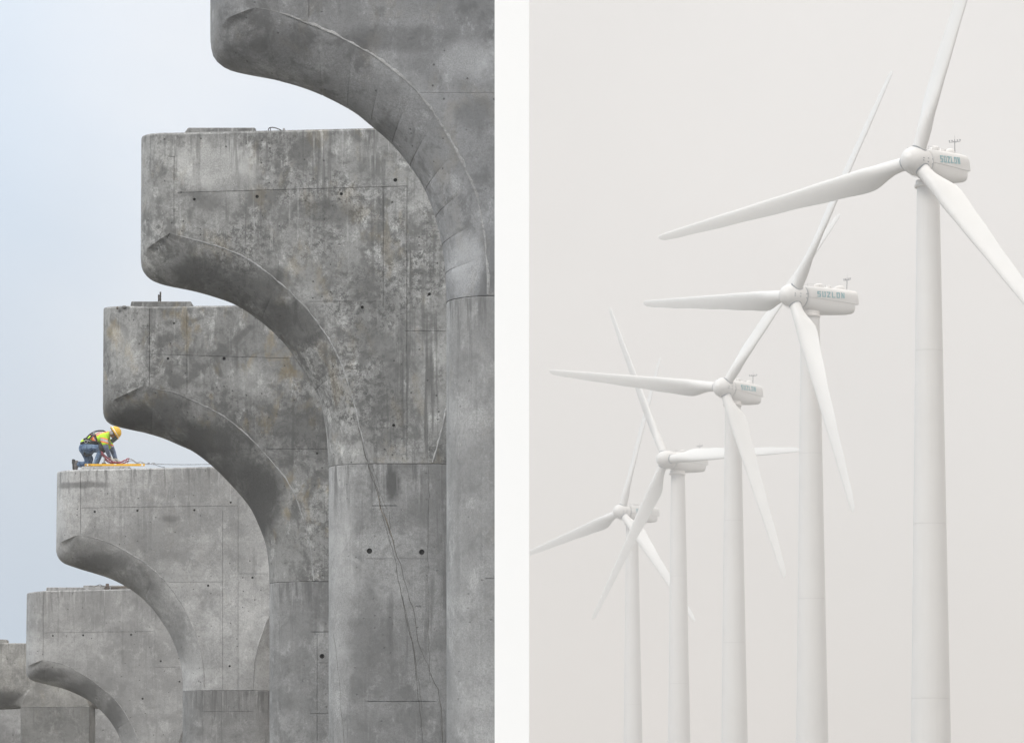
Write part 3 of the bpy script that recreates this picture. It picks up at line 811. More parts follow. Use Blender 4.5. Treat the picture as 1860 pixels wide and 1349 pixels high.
skin = plain('skin', (0.34, 0.17, 0.11), .6, 0, .1)
denim = new_mat('faded_denim', .9); N = NT(denim)
dn_ = N.noise(N.coord(), 9, 6, .7, .6)
N.l(N.mix(N.rng(dn_, .38, .62), (0.025, 0.055, 0.12), (0.17, 0.24, 0.34)), N.b.inputs['Base Color']); N.bump(N.noise(N.coord(), 22, 3, .6, 1.0), .8, .02)
lime = plain('lime_fabric', (0.50, 0.80, 0.04), .8, 0, .1, 18)
orange = plain('orange_tape', (0.90, 0.20, 0.05), .7, 0, .08)
silver = plain('silver_reflective_tape', (0.42, 0.42, 0.44), .5, 0, .2)
dshirt = plain('dark_blue_shirt', (0.12, 0.155, 0.23), .9, 0, .25, 14)
strapm = plain('harness_webbing', (0.02, 0.02, 0.022), .8)
maroon = plain('maroon_strap', (0.16, 0.025, 0.03), .8)
yel = plain('helmet_yellow', (0.75, 0.43, 0.02), .35, 0, .06, 5)
glove = plain('grey_glove', (0.48, 0.46, 0.42), .9, 0, .15)
leather = plain('grey_boot_leather', (0.13, 0.12, 0.115), .8, 0, .3)
pink = plain('faded_red_lanyard', (0.26, 0.065, 0.085), .85, 0, .3, 16)

hipL, hipR = W(395, 545, -.10), W(395, 560, .10)
kneeL, ankL = W(645, 555, -.13), W(545, 800, -.12)
kneeR, ankR = W(430, 790, .12), W(225, 790, .13)
waist, chest, neck0 = W(410, 460), W(620, 375), W(735, 318)
shL, shR = W(665, 375, -.19), W(685, 380, .19)
elL, wrL = W(715, 545, -.22), W(775, 700, -.10)
elR, wrR = W(795, 590, .20), W(850, 715, .10)
head = W(808, 320)
# body: one continuous figure
caps = [(W(370, 530), .11, waist, .115), (waist, .11, chest, .13), (chest, .12, neck0, .06), (neck0, .05, head, .06), (head, .088, W(822, 345), .075), (W(838, 372), .03, W(830, 350), .05),
        (hipL, .085, kneeL, .06), (kneeL, .055, ankL, .042), (hipR, .085, kneeR, .06), (kneeR, .055, ankR, .042),
        (ankL, .042, W(600, 822, -.12), .035), (ankR, .042, W(195, 850, .13), .035),
        (shL, .06, elL, .042), (elL, .04, wrL, .028), (shR, .06, elR, .042), (elR, .04, wrR, .028), (shL, .06, shR, .06)]
body = capsules(caps, .012, 'body', skin)
def hand(w, d, name):
    """palm, four unequal bent fingers and a thumb, curled downwards"""
    cs = []
    d = Vector(d).normalized(); sidev = Vector((0, 1, 0)); dn = Vector((0, 0, -1))
    palm = w + d * .075
    cs.append((w - d * .03, .034, w + d * .01, .036)); 
    for k in (-1, 0, 1): cs.append((w + sidev * .018 * k, .020, palm + sidev * .024 * k, .018))
    for k, L in ((-1.5, .062), (-.5, .072), (.5, .068), (1.5, .054)):
        r0 = palm + sidev * .021 * k; j1 = r0 + d * L * .45 + dn * .008; j2 = j1 + d * L * .3 + dn * L * .3; j3 = j2 + dn * L * .32
        cs += [(r0, .0105, j1, .010), (j1, .010, j2, .0095), (j2, .0095, j3, .008)]
    t0 = w + d * .02 - sidev * .03; t1 = t0 + d * .03 - sidev * .022 + dn * .01; t2 = t1 + d * .03 + dn * .02
    cs += [(t0, .014, t1, .012), (t1, .012, t2, .010)]
    return capsules(cs, .006, name, glove, None, 1)
hand(wrR, (1, .05, -.42), 'glove'); hand(wrL, (.9, .1, -.45), 'glove')
trs = capsules([(W(365, 545), .125, W(400, 480), .128), (hipL, .112, kneeL, .078), (kneeL, .074, W(548, 790, -.12), .062), (hipR, .112, kneeR, .08), (kneeR, .076, W(255, 775, .13), .062), (W(372, 550, -.06), .122, W(372, 550, .06), .122), (W(370, 575, .05), .105, W(430, 700, .11), .095), (W(378, 580, -.05), .105, W(470, 560, -.1), .11)], .011, 'trousers', denim, None, 3)
vest = capsules([(W(375, 462, -.03), .098, W(375, 462, .03), .098), (W(420, 450), .118, W(560, 405), .138), (W(560, 405, -.04), .130, W(680, 362, -.05), .115), (W(560, 405, .04), .130, W(680, 362, .05), .115), (W(700, 345), .09, W(725, 328), .075),
                 (shL, .088, W(700, 470, -.22), .078), (shR, .088, W(752, 500, .2), .076)], .010, 'vest', lime, [orange, silver], 3)
def band_assign(o):
    # tape bands printed round the sleeves, across the back and lengthways along the body
    def zc(p):
        w = Vector(p) + MB
        k = F / w.y
        # position along the body in worker drawing units, using the mid-plane of the figure
        X = (w.x / WD * F + CX - 110) * 8.4545; Z = ((HZ - w.z / WD * F) - 750) * 8.4545
        return X, Z, w.y - WD
    for f in o.data.polygons:
        X, Z, dy = zc(f.center)
        i = 0
        ax = (X - 665) * .22 + (Z - 375)          # along the near sleeve
        if X > 625 and Z > 395 and dy < .0 or (X > 735 and Z > 420):
            q = Z - (420 if X < 760 else 470) - (X - 690) * .25
            if -22 < q < -2: i = 1
            elif -2 <= q < 34: i = 2
            elif 34 <= q < 56: i = 1
        else:
            # two tapes over the shoulders running along the back
            q = Z - (402 - (X - 470) * .42)
            if X > 470 and X < 735 and abs(dy) > .02:
                if -48 < q < -34: i = 1
                elif -34 <= q < -14: i = 2
                elif -14 <= q < 4: i = 1
            # tape round the waist
            q2 = X - 500 + (Z - 420) * -.6
            if i == 0 and Z > 370 and X < 600:
                if -14 < q2 < 6: i = 1
                elif 6 <= q2 < 34: i = 2 if False else 1
                elif 34 <= q2 < 60: i = 2
        f.material_index = i
band_assign(vest)
capsules([(W(700, 475, -.22), .062, elL, .058), (elL, .056, W(755, 660, -.14), .042)], .010, 'sleeve', dshirt, None, 2)
capsules([(W(760, 500, .2), .062, elR, .060), (elR, .058, W(835, 690, .12), .044)], .010, 'sleeve', dshirt, None, 2)
# boots
for (s0, s1, toe, dy) in ((W(235, 760, .13), W(225, 800, .13), W(215, 865, .13), .13), (W(548, 790, -.12), W(555, 815, -.12), W(620, 826, -.12), -.12)):
    capsules([(s0, .062, s1, .060), (s1, .058, toe, .048)], .010, 'boot', leather, None, 2)
bm = bmesh.new()
pr = [W(168, 705), W(190, 700), W(212, 705), W(214, 760), W(200, 800), W(204, 850), W(212, 885), W(190, 886), W(176, 850), W(174, 780), W(166, 765)]
f1 = [bm.verts.new(p + Vector((0, .08, 0)) - MB) for p in pr]; f2 = [bm.verts.new(p + Vector((0, .18, 0)) - MB) for p in pr]
bm.faces.new(f1); bm.faces.new(list(reversed(f2)))
for i in range(len(pr)): bm.faces.new((f1[i], f2[i], f2[(i + 1) % len(pr)], f1[(i + 1) % len(pr)]))
bmesh.ops.recalc_face_normals(bm, faces=bm.faces)
bm_obj('boot_sole', bm, plain('boot_sole_rubber', (.05, .05, .05), .9), man)
# helmet with brim and white stripe, tilted with the head
hup = Vector((.80, 0, .50)).normalized(); hfw = Vector((.50, 0, -.80)).normalized(); hsd = hup.cross(hfw)
HM = Matrix((( hfw.x, hsd.x, hup.x, 0), (hfw.y, hsd.y, hup.y, 0), (hfw.z, hsd.z, hup.z, 0), (0, 0, 0, 1)))
hc = W(835, 300) - MB
HM = Matrix.Translation(hc) @ HM
bm = bmesh.new()
add_lathe(bm, [(.128, -.005), (.126, .02), (.120, .055), (.104, .09), (.078, .115), (.045, .130), (.001, .136)], HM @ Matrix.Diagonal((1.08, .92, 1, 1)), 28)
for k in (-1, 0, 1):
    add_tube(bm, [HM @ Vector((x, k * .028, z)) for x, z in ((-.125, .03), (-.09, .10), (-.03, .132), (.03, .133), (.09, .10), (.125, .035))], .007, 6)
bm_obj('helmet', bm, yel, man, 50)
bm = bmesh.new(); add_lathe(bm, [(.129, -.014), (.150, -.010), (.150, -.002), (.130, .004)], HM @ Matrix.Diagonal((1.12, .92, 1, 1)), 28)
bm_obj('helmet_brim', bm, yel, man, 50)
bm = bmesh.new(); add_lathe(bm, [(.1275, .012), (.132, .013), (.1315, .026), (.1255, .027)], HM @ Matrix.Diagonal((1.08, .92, 1, 1)), 28)
bm_obj('helmet_band', bm, plain('white_band', (.75, .75, .73), .6), man, 50)
bm = bmesh.new()
for sgn in (-1, 1):
    bm = bmesh.new()
    add_lathe(bm, [(.01, -.02), (.036, -.018), (.040, 0), (.034, .018), (.01, .02)], Matrix.Translation(HM @ Vector((-.02, sgn * .098, -.06))) @ Matrix.Rotation(math.pi / 2, 4, 'X'), 16)
    bm_obj('ear_guard', bm, bpy.data.materials.get('grey_plastic') or plain('grey_plastic', (.33, .32, .34), .5), man, 50)
bm = bmesh.new()
add_tube(bm, [HM @ Vector((x, y, -.02)) for x, y in [(.13 * math.cos(a_), .11 * math.sin(a_)) for a_ in [math.pi * .45 + i * math.pi * 1.1 / 12 for i in range(13)]]], .014, 6)
bm_obj('head_strap', bm, strapm, man, 50)
# face shield: curved mesh screen below the brim
V, Fc = [], []
for i in range(13):
    a_ = -1.0 + 2.0 * i / 12
    for j, (z, rr) in enumerate(((-.005, .140), (-.06, .150), (-.12, .156), (-.17, .158))):
        for t_ in (0, .004):
            V.append(HM @ Vector(((rr + t_) * math.cos(a_) * 1.05, (rr + t_) * math.sin(a_) * .82, z)))
n_ = 8
for i in range(12):
    for j in range(3):
        b0 = i * n_ + j * 2
        Fc += [(b0, b0 + 2, b0 + n_ + 2, b0 + n_), (b0 + 1, b0 + n_ + 1, b0 + n_ + 3, b0 + 3)]
mesh_obj('face_shield', V, Fc, plain('dark_mesh_screen', (.045, .065, .055), .5), man, 60)
# face details: nose, brows, lips in the shade of the shield
capsules([(HM @ Vector((.10, 0, -.07)) + MB, .012, HM @ Vector((.108, 0, -.095)) + MB, .015)], .005, 'nose', skin, None, 1)
# harness: straps, buckles, leg loops, D ring
bm = bmesh.new()
def strap(pts, w=.017):
    add_tube(bm, catmull([p - MB for p in pts], 22), w, 6)
strap([W(400, 400, -.13), W(470, 330, -.13), W(560, 285, -.11), W(660, 278, -.09), W(700, 300, -.10)])
strap([W(440, 425, -.15), W(520, 330, -.14), W(560, 400, -.17), W(570, 450, -.155)])
strap([W(345, 430, -.06), W(400, 400, -.14), W(480, 440, -.15), W(570, 452, -.16)], .020)
strap([W(320, 480, -.08), W(385, 478, -.13), W(400, 560, -.14), W(375, 640, -.13), W(420, 665, -.12), W(500, 625, -.10)], .020)
strap([W(318, 470, -.10), W(370, 455, -.15), W(440, 450, -.165), W(520, 470, -.15), W(600, 470, -.14)], .024)
strap([W(395, 470, -.13), W(380, 560, -.135), W(378, 650, -.12)], .016)
bm_obj('harness', bm, strapm, man, 60)
bm = bmesh.new()
strap([W(450, 350, -.14), W(510, 350, -.15), W(545, 400, -.165), W(575, 448, -.165)], .013)
bm_obj('harness_strap', bm, maroon, man, 60)
bm = bmesh.new()
ring = [W(405 + 24 * math.cos(a_), 452 + 24 * math.sin(a_), -.20) - MB for a_ in [i * math.pi / 6 for i in range(13)]]
add_tube(bm, ring, .009, 6)
add_tube(bm, [W(430, 430, -.17) - MB, W(470, 455, -.175) - MB], .012, 6)
bm_obj('hip_ring', bm, M_grey_steel, man, 60)
bm = bmesh.new()
add_box(bm, W(525, 325, -.165) - MB, (.045, .02, .075), bevel=.006)
bm_obj('buckle', bm, M_grey_steel, man, 60)
# knee pads
for kk, cx_ in ((kneeL, 655), ):
    bm = bmesh.new(); bmesh.ops.create_uvsphere(bm, u_segments=16, v_segments=10, radius=1)
    q = Matrix.Translation(W(652, 548, -.165) - MB) @ Matrix.Rotation(math.radians(-22), 4, 'Y') @ Matrix.Diagonal((.08, .088, .115, 1))
    bmesh.ops.transform(bm, matrix=q, verts=bm.verts)
    bm_obj('knee_pad', bm, plain('knee_pad_black', (.035, .035, .035), .8, 0, .5, 8), man, 60)
# lanyard, snap hooks, cable, spirit level
bm = bmesh.new()
def rope(pts, r, n=40, wob=.008):
    p = catmull(pts, n); add_tube(bm, [q + Vector((random.uniform(-wob, wob), random.uniform(-wob, wob), random.uniform(-wob, wob))) for q in p], [r * random.uniform(.8, 1.2) for _ in p], 7)
rope([W(635, 590, -.20), W(670, 640, -.22), W(720, 690, -.2), W(780, 735, -.17), W(850, 765, -.12), W(950, 750, -.1), W(1060, 700, -.1)], .016)
rope([W(640, 640, -.2), W(690, 705, -.2), W(745, 765, -.17), W(830, 775, -.12), W(950, 780, -.1), W(1055, 735, -.1)], .014)
rope([W(650, 620, -.22), W(700, 690, -.22), W(770, 760, -.2), W(900, 765, -.14)], .012)
o = bm_obj('safety_lanyard', bm, pink, None, 60); tag(o, 'faded red lanyard looping from the worker to the cable hooks', 'lanyard')
bm = bmesh.new()
rope([W(1055, 700, -.1), W(1100, 715, -.1), W(1180, 765, -.1), W(1255, 790, -.1)], .009, 16, .002)
rope([W(1055, 738, -.1), W(1110, 735, -.1), W(1180, 780, -.1)], .009, 16, .002)
rope([W(1060, 700, -.1), W(1045, 755, -.1), W(1030, 795, -.1)], .006, 10, .002)
for x_, y_ in ((1185, 775), (1265, 780), (1360, 782), (1440, 785)):
    add_box(bm, W(x_, y_, -.1), (.05, .03, .045), bevel=.006)
rope([W(1185, 760, -.1), W(1250, 755, -.1), W(1330, 790, -.1), W(1440, 770, -.1)], .007, 16, .003)
rope([W(1185, 790, -.1), W(1260, 800, -.1), W(1340, 780, -.1), W(1440, 797, -.1)], .007, 16, .003)
o = bm_obj('snap_hooks', bm, M_grey_steel, None, 60); tag(o, 'steel hooks and turnbuckles joining the red lanyard to the cable', 'hook')
bm = bmesh.new()
rope([W(1440, 780, -.1), W(1560, 790, -.08), W(1860, 790, 0), W(2360, 783, .05)], .005, 20, .001)
rope([W(1440, 790, -.1), W(1520, 818, -.05), W(1600, 832, .0)], .005, 12, .002)
o = bm_obj('steel_cable', bm, M_steel, None, 60); tag(o, 'thin steel cable stretched along the pale pier top away from the worker', 'cable')
o = thing('tool_handle', 'short grey tool standing by the worker gloves', 'tool', W(680, 790, -.2))
bm = bmesh.new(); add_tube(bm, [Vector((0, 0, 0)), W(690, 720, -.2) - o.location, W(682, 655, -.2) - o.location], [.026, .018, .016], 8); bm_obj('handle', bm, M_grey_steel, o, 60)
bm = bmesh.new(); add_box(bm, (0, 0, .005), (.09, .05, .03), bevel=.006); bm_obj('tool_foot', bm, M_steel, o)

lv = thing('spirit_level', 'long yellow spirit level lying on the pad beside the worker', 'spirit level', W(850, 812, -.25))
ly = plain('level_yellow', (0.78, 0.42, 0.02), .4, 0, .05, 5)
def LB(u0, u1, v0, v1, name, mat, dy, th):
    a, b = W(u0, v1, 0), W(u1, v0, 0); bm = bmesh.new()
    add_box(bm, ((a.x + b.x) / 2 - lv.location.x, dy, (a.z + b.z) / 2 - lv.location.z), (b.x - a.x, th, b.z - a.z), bevel=.003)
    bm_obj(name, bm, mat, lv)
LB(392, 1310, 796, 829, 'level_body', ly, 0, .05)
LB(1255, 1285, 800, 826, 'vial', plain('vial_white', (.75, .75, .7), .3), -.003, .05)
LB(425, 445, 800, 826, 'vial', plain('vial_clear', (.7, .72, .7), .3), -.003, .05)
LB(402, 418, 804, 824, 'level_print', plain('brown_print', (.25, .1, .03), .5), -.002, .05)
LB(460, 482, 806, 822, 'level_print', plain('brown_print_small', (.3, .14, .04), .5), -.002, .05)
LB(840, 878, 797, 808, 'vial', plain('vial_top', (.8, .75, .6), .3), -.002, .052)

# ---------------------------------------------------------------- wind turbines
R0 = 44.0
def airfoil(n=26):
    pts = []
    for k in range(n):
        th = 2 * math.pi * k / n
        x = 0.5 * (1 + math.cos(th))
        yt = 5 * (0.2969 * math.sqrt(x) - .126 * x - .3516 * x * x + .2843 * x ** 3 - .1015 * x ** 4)
        pts.append((x, (yt if th <= math.pi else -yt * .75), th))
    return pts
def lerp_tab(tab, r):
    for (a, b), (c, d) in zip(tab, tab[1:]):
        if r <= c: 
            t = (r - a) / (c - a); t = t * t * (3 - 2 * t) if tab is CH else t
            return b + (d - b) * t
    return tab[-1][1]
CH = [(1.3, 2.05), (2.6, 2.05), (8.5, 3.75), (14, 3.25), (22, 2.6), (32, 2.0), (40, 1.45), (43, 1.1), (43.7, .7), (44, .2)]
TH = [(1.3, 1.0), (2.6, 1.0), (5.5, .62), (8.5, .40), (14, .28), (22, .21), (44, .16)]
TW = [(1.3, 22), (8.5, 19), (14, 12), (22, 7), (32, 3), (44, 0)]
PITCH = 8
def blade_mesh():
    V, Fc = [], []
    rs = [1.3, 1.9, 2.6] + [2.6 + (43 - 2.6) * (i / 34) for i in range(1, 35)] + [43.35, 43.6, 43.8, 43.93, 44.0]
    af = airfoil(); n = len(af)
    for r in rs:
        c = lerp_tab(CH, r); th = lerp_tab(TH, r); tw = math.radians(lerp_tab(TW, r) + PITCH)
        circ = max(0.0, min(1.0, (r - 2.4) / 5.0)); circ = circ * circ * (3 - 2 * circ)
        for x, y, a in af:
            # chord coordinate: leading edge at +X (rotation sense); airfoil x=0 is the nose
            px_ = (.30 - x) * c; py_ = -y * th * c * 1.0
            qx, qy = -math.cos(a) * c / 2, -math.sin(a) * c / 2
            X = qx + (px_ - qx) * circ; Y = qy + (py_ - qy) * circ
            ax_ = X * math.cos(tw) - Y * math.sin(tw) * -1 * 0 - 0
            # rotate so that the nose leans upwind (-Y)
            XX = X * math.cos(tw) + Y * math.sin(tw)
            YY = -X * math.sin(tw) + Y * math.cos(tw)
            V.append((XX, -YY * -1, r))
    for i in range(len(rs) - 1):
        for k in range(n):
            a, b = i * n + k, i * n + (k + 1) % n
            Fc.append((a, b, b + n, a + n))
    Fc.append(tuple(range(n - 1, -1, -1))); Fc.append(tuple((len(rs) - 1) * n + k for k in range(n)))
    me = bpy.data.meshes.new('blade'); me.from_pydata(V, [], Fc); me.update()
    bm = bmesh.new(); bm.from_mesh(me); bmesh.ops.recalc_face_normals(bm, faces=bm.faces); bm.to_mesh(me); bm.free()
    me.materials.append(M_turb2); me.shade_smooth(); me.set_sharp_from_angle(angle=math.radians(60))
    return me

YAX = Matrix.Rotation(-math.pi / 2, 4, 'X')     # local Z -> local +Y (downwind)
def spinner_mesh():
    bm = bmesh.new()
    add_lathe(bm, [(.01, -2.75), (.45, -2.66), (.95, -2.42), (1.40, -2.02), (1.75, -1.5), (1.98, -.9), (2.10, -.2), (2.14, .5), (2.12, 1.3), (2.02, 1.75), (1.7, 1.8)], YAX, 40)
    me = bpy.data.meshes.new('spinner'); bm.normal_update(); bm.to_mesh(me); bm.free(); me.materials.append(M_turb); me.shade_smooth(); me.set_sharp_from_angle(angle=math.radians(45)); return me
NS = [(2.0, 1.75, -1.80, 1.75, 2.0), (2.25, 1.98, -2.05, 1.98, 2.2), (3.2, 2.08, -2.3, 2.05, 2.6), (5.0, 2.18, -2.55, 2.08, 3.0), (7.0, 2.28, -2.5, 2.05, 3.2), (9.0, 2.38, -2.25, 2.0, 3.3), (11.0, 2.42, -1.95, 1.95, 3.8), (12.1, 2.42, -1.75, 1.92, 4.0), (12.5, 2.42, -1.6, 1.9, 4.2)]
def nsec(y):
    for a, b in zip(NS, NS[1:]):
        if y <= b[0]:
            t = (y - a[0]) / (b[0] - a[0]); return [p + (q - p) * t for p, q in zip(a, b)][1:]
    return list(NS[-1][1:])
def nsurf(y, z):
    top, bot, hw, e = nsec(y)
    zc = .15; h = (top - zc) if z > zc else (zc - bot)
    q = min(1, abs(z - zc) / h)
    return hw * (1 - q ** e) ** (1 / e)
def split_z(y): return -.16 + .006 * (y - 2)
NL = 1.09
def shell(lower):
    V, Fc = [], []; ys = [2.0, 2.1, 2.25, 2.6, 3.2, 4, 5, 6, 7, 8, 9, 10, 11, 11.7, 12.1, 12.44, 12.5]
    if lower: ys = [y for y in ys if y < 12.0] + [12.0, 12.08]
    K = 22; sc = .975 if lower else 1.0
    for i, y in enumerate(ys):
        top, bot, hw, e = nsec(y); zs = split_z(y); zc = .15
        ring = []
        inset = .975 if (i == len(ys) - 1) else 1.0
        for k in range(K + 1):
            u = k / K * 2 - 1
            if not lower:
                # from -hw side over the top to +hw side
                ang = math.pi * (k / K)
                cx_, sx_ = math.cos(ang), math.sin(ang)
                z = zs + (top - zs) * (abs(sx_) ** (2 / e)); x = -math.copysign(abs(cx_) ** (2 / e), cx_) * hw
            else:
                ang = math.pi * (k / K)
                cx_, sx_ = math.cos(ang), math.sin(ang)
                z = zs - .035 - (zs - bot) * (abs(sx_) ** (2 / (e * 1.05))); x = math.copysign(abs(cx_) ** (2 / (e * 1.05)), cx_) * hw * sc
            push = .38 * max(0, (y - 9) / 3.5) * (1 - (z - zs) / (top - zs)) if not lower else 0
            ring.append((x * inset, 2 + (y - 2) * NL + push, zs + (z - zs) * inset))
        V += ring
    w = K + 1
    for i in range(len(ys) - 1):
        for k in range(K):
            a = i * w + k; Fc.append((a, a + 1, a + w + 1, a + w))
        Fc.append((i * w + K, i * w, (i + 1) * w, (i + 1) * w + K))
    Fc.append(tuple(range(w - 1, -1, -1))); Fc.append(tuple((len(ys) - 1) * w + k for k in range(w)))
    me = bpy.data.meshes.new('nacelle'); me.from_pydata(V, [], Fc); me.update()
    bm = bmesh.new(); bm.from_mesh(me); bmesh.ops.recalc_face_normals(bm, faces=bm.faces); bm.to_mesh(me); bm.free()
    me.materials.append(M_turb); me.shade_smooth(); me.set_sharp_from_angle(angle=math.radians(40)); return me
def data(bm, name, mat, ang=45):
    bm.normal_update(); me = bpy.data.meshes.new(name); bm.to_mesh(me); bm.free(); me.materials.append(mat); me.shade_smooth(); me.set_sharp_from_angle(angle=math.radians(ang)); return me

GL = {  # stencil-like block capitals, boxes in a 5 x 7 cell: x0, z0, x1, z1
 'S': [(0, 5.8, 5, 7), (0, 4.1, 1.3, 5.8), (0, 2.9, 5, 4.1), (3.7, 1.2, 5, 2.9), (0, 0, 5, 1.2)],
 'U': [(0, 1.2, 1.3, 7), (3.7, 1.2, 5, 7), (0, 0, 5, 1.2)],
 'L': [(0, 1.2, 1.4, 7), (0, 0, 5, 1.2)],
 'O': [(0, 0, 1.3, 7), (1.3, 5.8, 5, 7), (3.7, 1.2, 5, 5.8), (1.3, 0, 5, 1.2)],
}
def letters():
    """the maker's name in teal block capitals, each stroke a thin slab lying on the nacelle side"""
    bm = bmesh.new()
    y0, y1 = 4.0, 10.3; n = 6; cell = (y1 - y0) / (n - 1 + .66)
    def P(gx, gz, i, out):
        y = y0 + i * cell + gx / 5 * cell * .66
        z = .08 + (y - y0) * .075 + gz / 7 * 1.02
        return Vector((nsurf(2 + (y - 2) / NL, z) + out, y, z))
    def quad(c, i):
        N_ = 3
        front = []; back = []
        for (gx, gz) in c:
            front.append(bm.verts.new(P(gx, gz, i, .05))); back.append(bm.verts.new(P(gx, gz, i, -.03)))
        bm.faces.new(front); bm.faces.new(list(reversed(back)))
        for k in range(len(c)): bm.faces.new((front[k], back[k], back[(k + 1) % len(c)], front[(k + 1) % len(c)]))
    for i, ch in enumerate('SUZLON'):
        if ch in GL:
            for (a, b, c, d) in GL[ch]:
                quad([(a, b), (c, b), (c, d), (a, d)], i)
        elif ch == 'Z':
            quad([(0, 5.8), (5, 5.8), (5, 7), (0, 7)], i); quad([(0, 0), (5, 0), (5, 1.2), (0, 1.2)], i); quad([(0, 1.2), (1.7, 1.2), (5, 5.8), (3.3, 5.8)], i)
        elif ch == 'N':
            quad([(0, 0), (1.4, 0), (1.4, 7), (0, 7)], i); quad([(3.6, 0), (5, 0), (5, 7), (3.6, 7)], i); quad([(1.4, 7), (1.4, 4.6), (3.6, 0), (3.6, 2.4)], i)
    bmesh.ops.recalc_face_normals(bm, faces=bm.faces)
    return data(bm, 'lettering', M_teal, 30)

ME = {}
ME['blade'] = blade_mesh(); ME['spinner'] = spinner_mesh()
ME['nacelle_cover'] = shell(False); ME['nacelle_belly'] = shell(True); ME['lettering'] = letters()
bm = bmesh.new()                                   # dark collar round each blade root
rg = [[bm.verts.new((r_ * math.cos(a_), r_ * math.sin(a_), (z_ if z_ else math.sqrt(2.13 ** 2 - (r_ * math.cos(a_)) ** 2) + .03 - .04 * (math.sin(a_) < -.3)))) for a_ in [2 * math.pi * k / 32 for k in range(32)]] for r_, z_ in ((1.13, 1.2), (1.13, 0), (1.0, 0), (1.0, 1.2))]
for r1, r2 in zip(rg, rg[1:]):
    for k in range(32): bm.faces.new((r1[k], r1[(k + 1) % 32], r2[(k + 1) % 32], r2[k]))
ME['blade_collar'] = data(bm, 'blade_collar', M_gap)
bm = bmesh.new(); add_lathe(bm, [(1.2, 1.78), (1.95, 1.78), (1.95, 2.02), (1.2, 2.02)], YAX, 36); ME['rotor_gap'] = data(bm, 'rotor_gap', M_gap)
bm = bmesh.new()
add_lathe(bm, [(1.5, -3.35), (1.95, -3.3), (1.98, -3.0), (1.8, -2.85), (1.8, -2.3)], Matrix.Translation((0, 4.0, 0)), 36); ME['yaw_collar'] = data(bm, 'yaw_collar', paint('collar_paint', (.62, .58, .54), .5, .4, 2))
def scoop(L, Wd, Hh, blunt):
    bm = bmesh.new(); V = []; K = 12; rings = []
    for i in range(9):
        t = i / 8; f = math.sin(t * math.pi * (.5 if blunt else 1.0)) ** .6 if 0 < t < 1 or blunt and t == 1 else (1 if blunt and t == 1 else 0.02)
        rings.append([bm.verts.new((math.cos(math.pi * k / K) * Wd / 2 * max(f, .15), t * L, math.sin(math.pi * k / K) * Hh * f)) for k in range(K + 1)])
    for a, b in zip(rings, rings[1:]):
        for k in range(K): bm.faces.new((a[k], a[k + 1], b[k + 1], b[k]))
    bm.faces.new(rings[-1]); bm.faces.new(list(reversed(rings[0])))
    bmesh.ops.recalc_face_normals(bm, faces=bm.faces)
    return data(bm, 'roof_scoop', M_turb, 50)
ME['scoop_a'] = scoop(2.0, 1.3, .95, True); ME['scoop_b'] = scoop(1.7, 1.3, .7, False); ME['scoop_c'] = scoop(2.1, 1.3, 1.0, True)
bm = bmesh.new()
add_tube(bm, [(0, 0, -.1), (0, 0, 2.35)], .07, 8)
add_tube(bm, [(-.9, 0, 1.95), (.9, 0, 1.95)], .055, 6); add_tube(bm, [(0, -.5, 1.95), (0, .5, 1.95)], .045, 6)
for x_ in (-.9, -.45, .45, .9):
    add_tube(bm, [(x_, 0, 1.9), (x_, 0, 2.3)], .035, 6); add_lathe(bm, [(.02, 0), (.12, .02), (.12, .14), (.02, .17)], Matrix.Translation((x_, 0, 2.08)), 8)
add_tube(bm, [(0, 0, 2.3), (0, 0, 2.9)], .02, 6)
ME['weather_mast'] = data(bm, 'weather_mast', plain('mast_grey', (.16, .16, .17), .6, .3))
bm = bmesh.new()
for x_ in (-.75, .75):
    add_tube(bm, [(x_, 2.5, 2.42), (x_, 8.2, 2.62)], .03, 6)
    for y_ in (2.6, 4.0, 5.4, 6.8, 8.1): add_tube(bm, [(x_, y_, 2.0), (x_, y_, 2.44 + (y_ - 2.5) * .035)], .03, 6)
ME['roof_rail'] = data(bm, 'roof_rail', plain('rail_grey', (.45, .44, .43), .6, .2))
bm = bmesh.new()
for (a_, y_) in ((-1.05, -1.0), (-.86, -1.0), (-1.05, .1), (-.80, .1), (-1.1, 1.5), (-.75, 1.5), (1.1, -1.0), (1.1, .1)):
    rr = 2.0 + (.0 if y_ < -.5 else .10)
    rr = 1.95 if y_ < -.5 else 2.12
    d = Vector((math.cos(a_ + .9), 0, math.sin(a_ + .9)))
    add_box(bm, (d.x * rr, y_, d.z * rr), (.09, .26, .14), bevel=.02)
ME['hatch_bolts'] = data(bm, 'hatch_bolts', M_gap)
bm = bmesh.new()
hp_ = [(1.3, -2.2), (1.9, -1.7), (2.25, -.9), (2.35, 0), (2.3, .9)]
add_tube(bm, [(.25, y_, -r_) for r_, y_ in hp_], .035, 6); add_tube(bm, [(-.25, y_, -r_) for r_, y_ in hp_], .035, 6)
ME['hub_rail'] = data(bm, 'hub_rail', plain('rail_white', (.55, .54, .53), .6, .2))
JO = [-27.8, -53.6, -79.6]

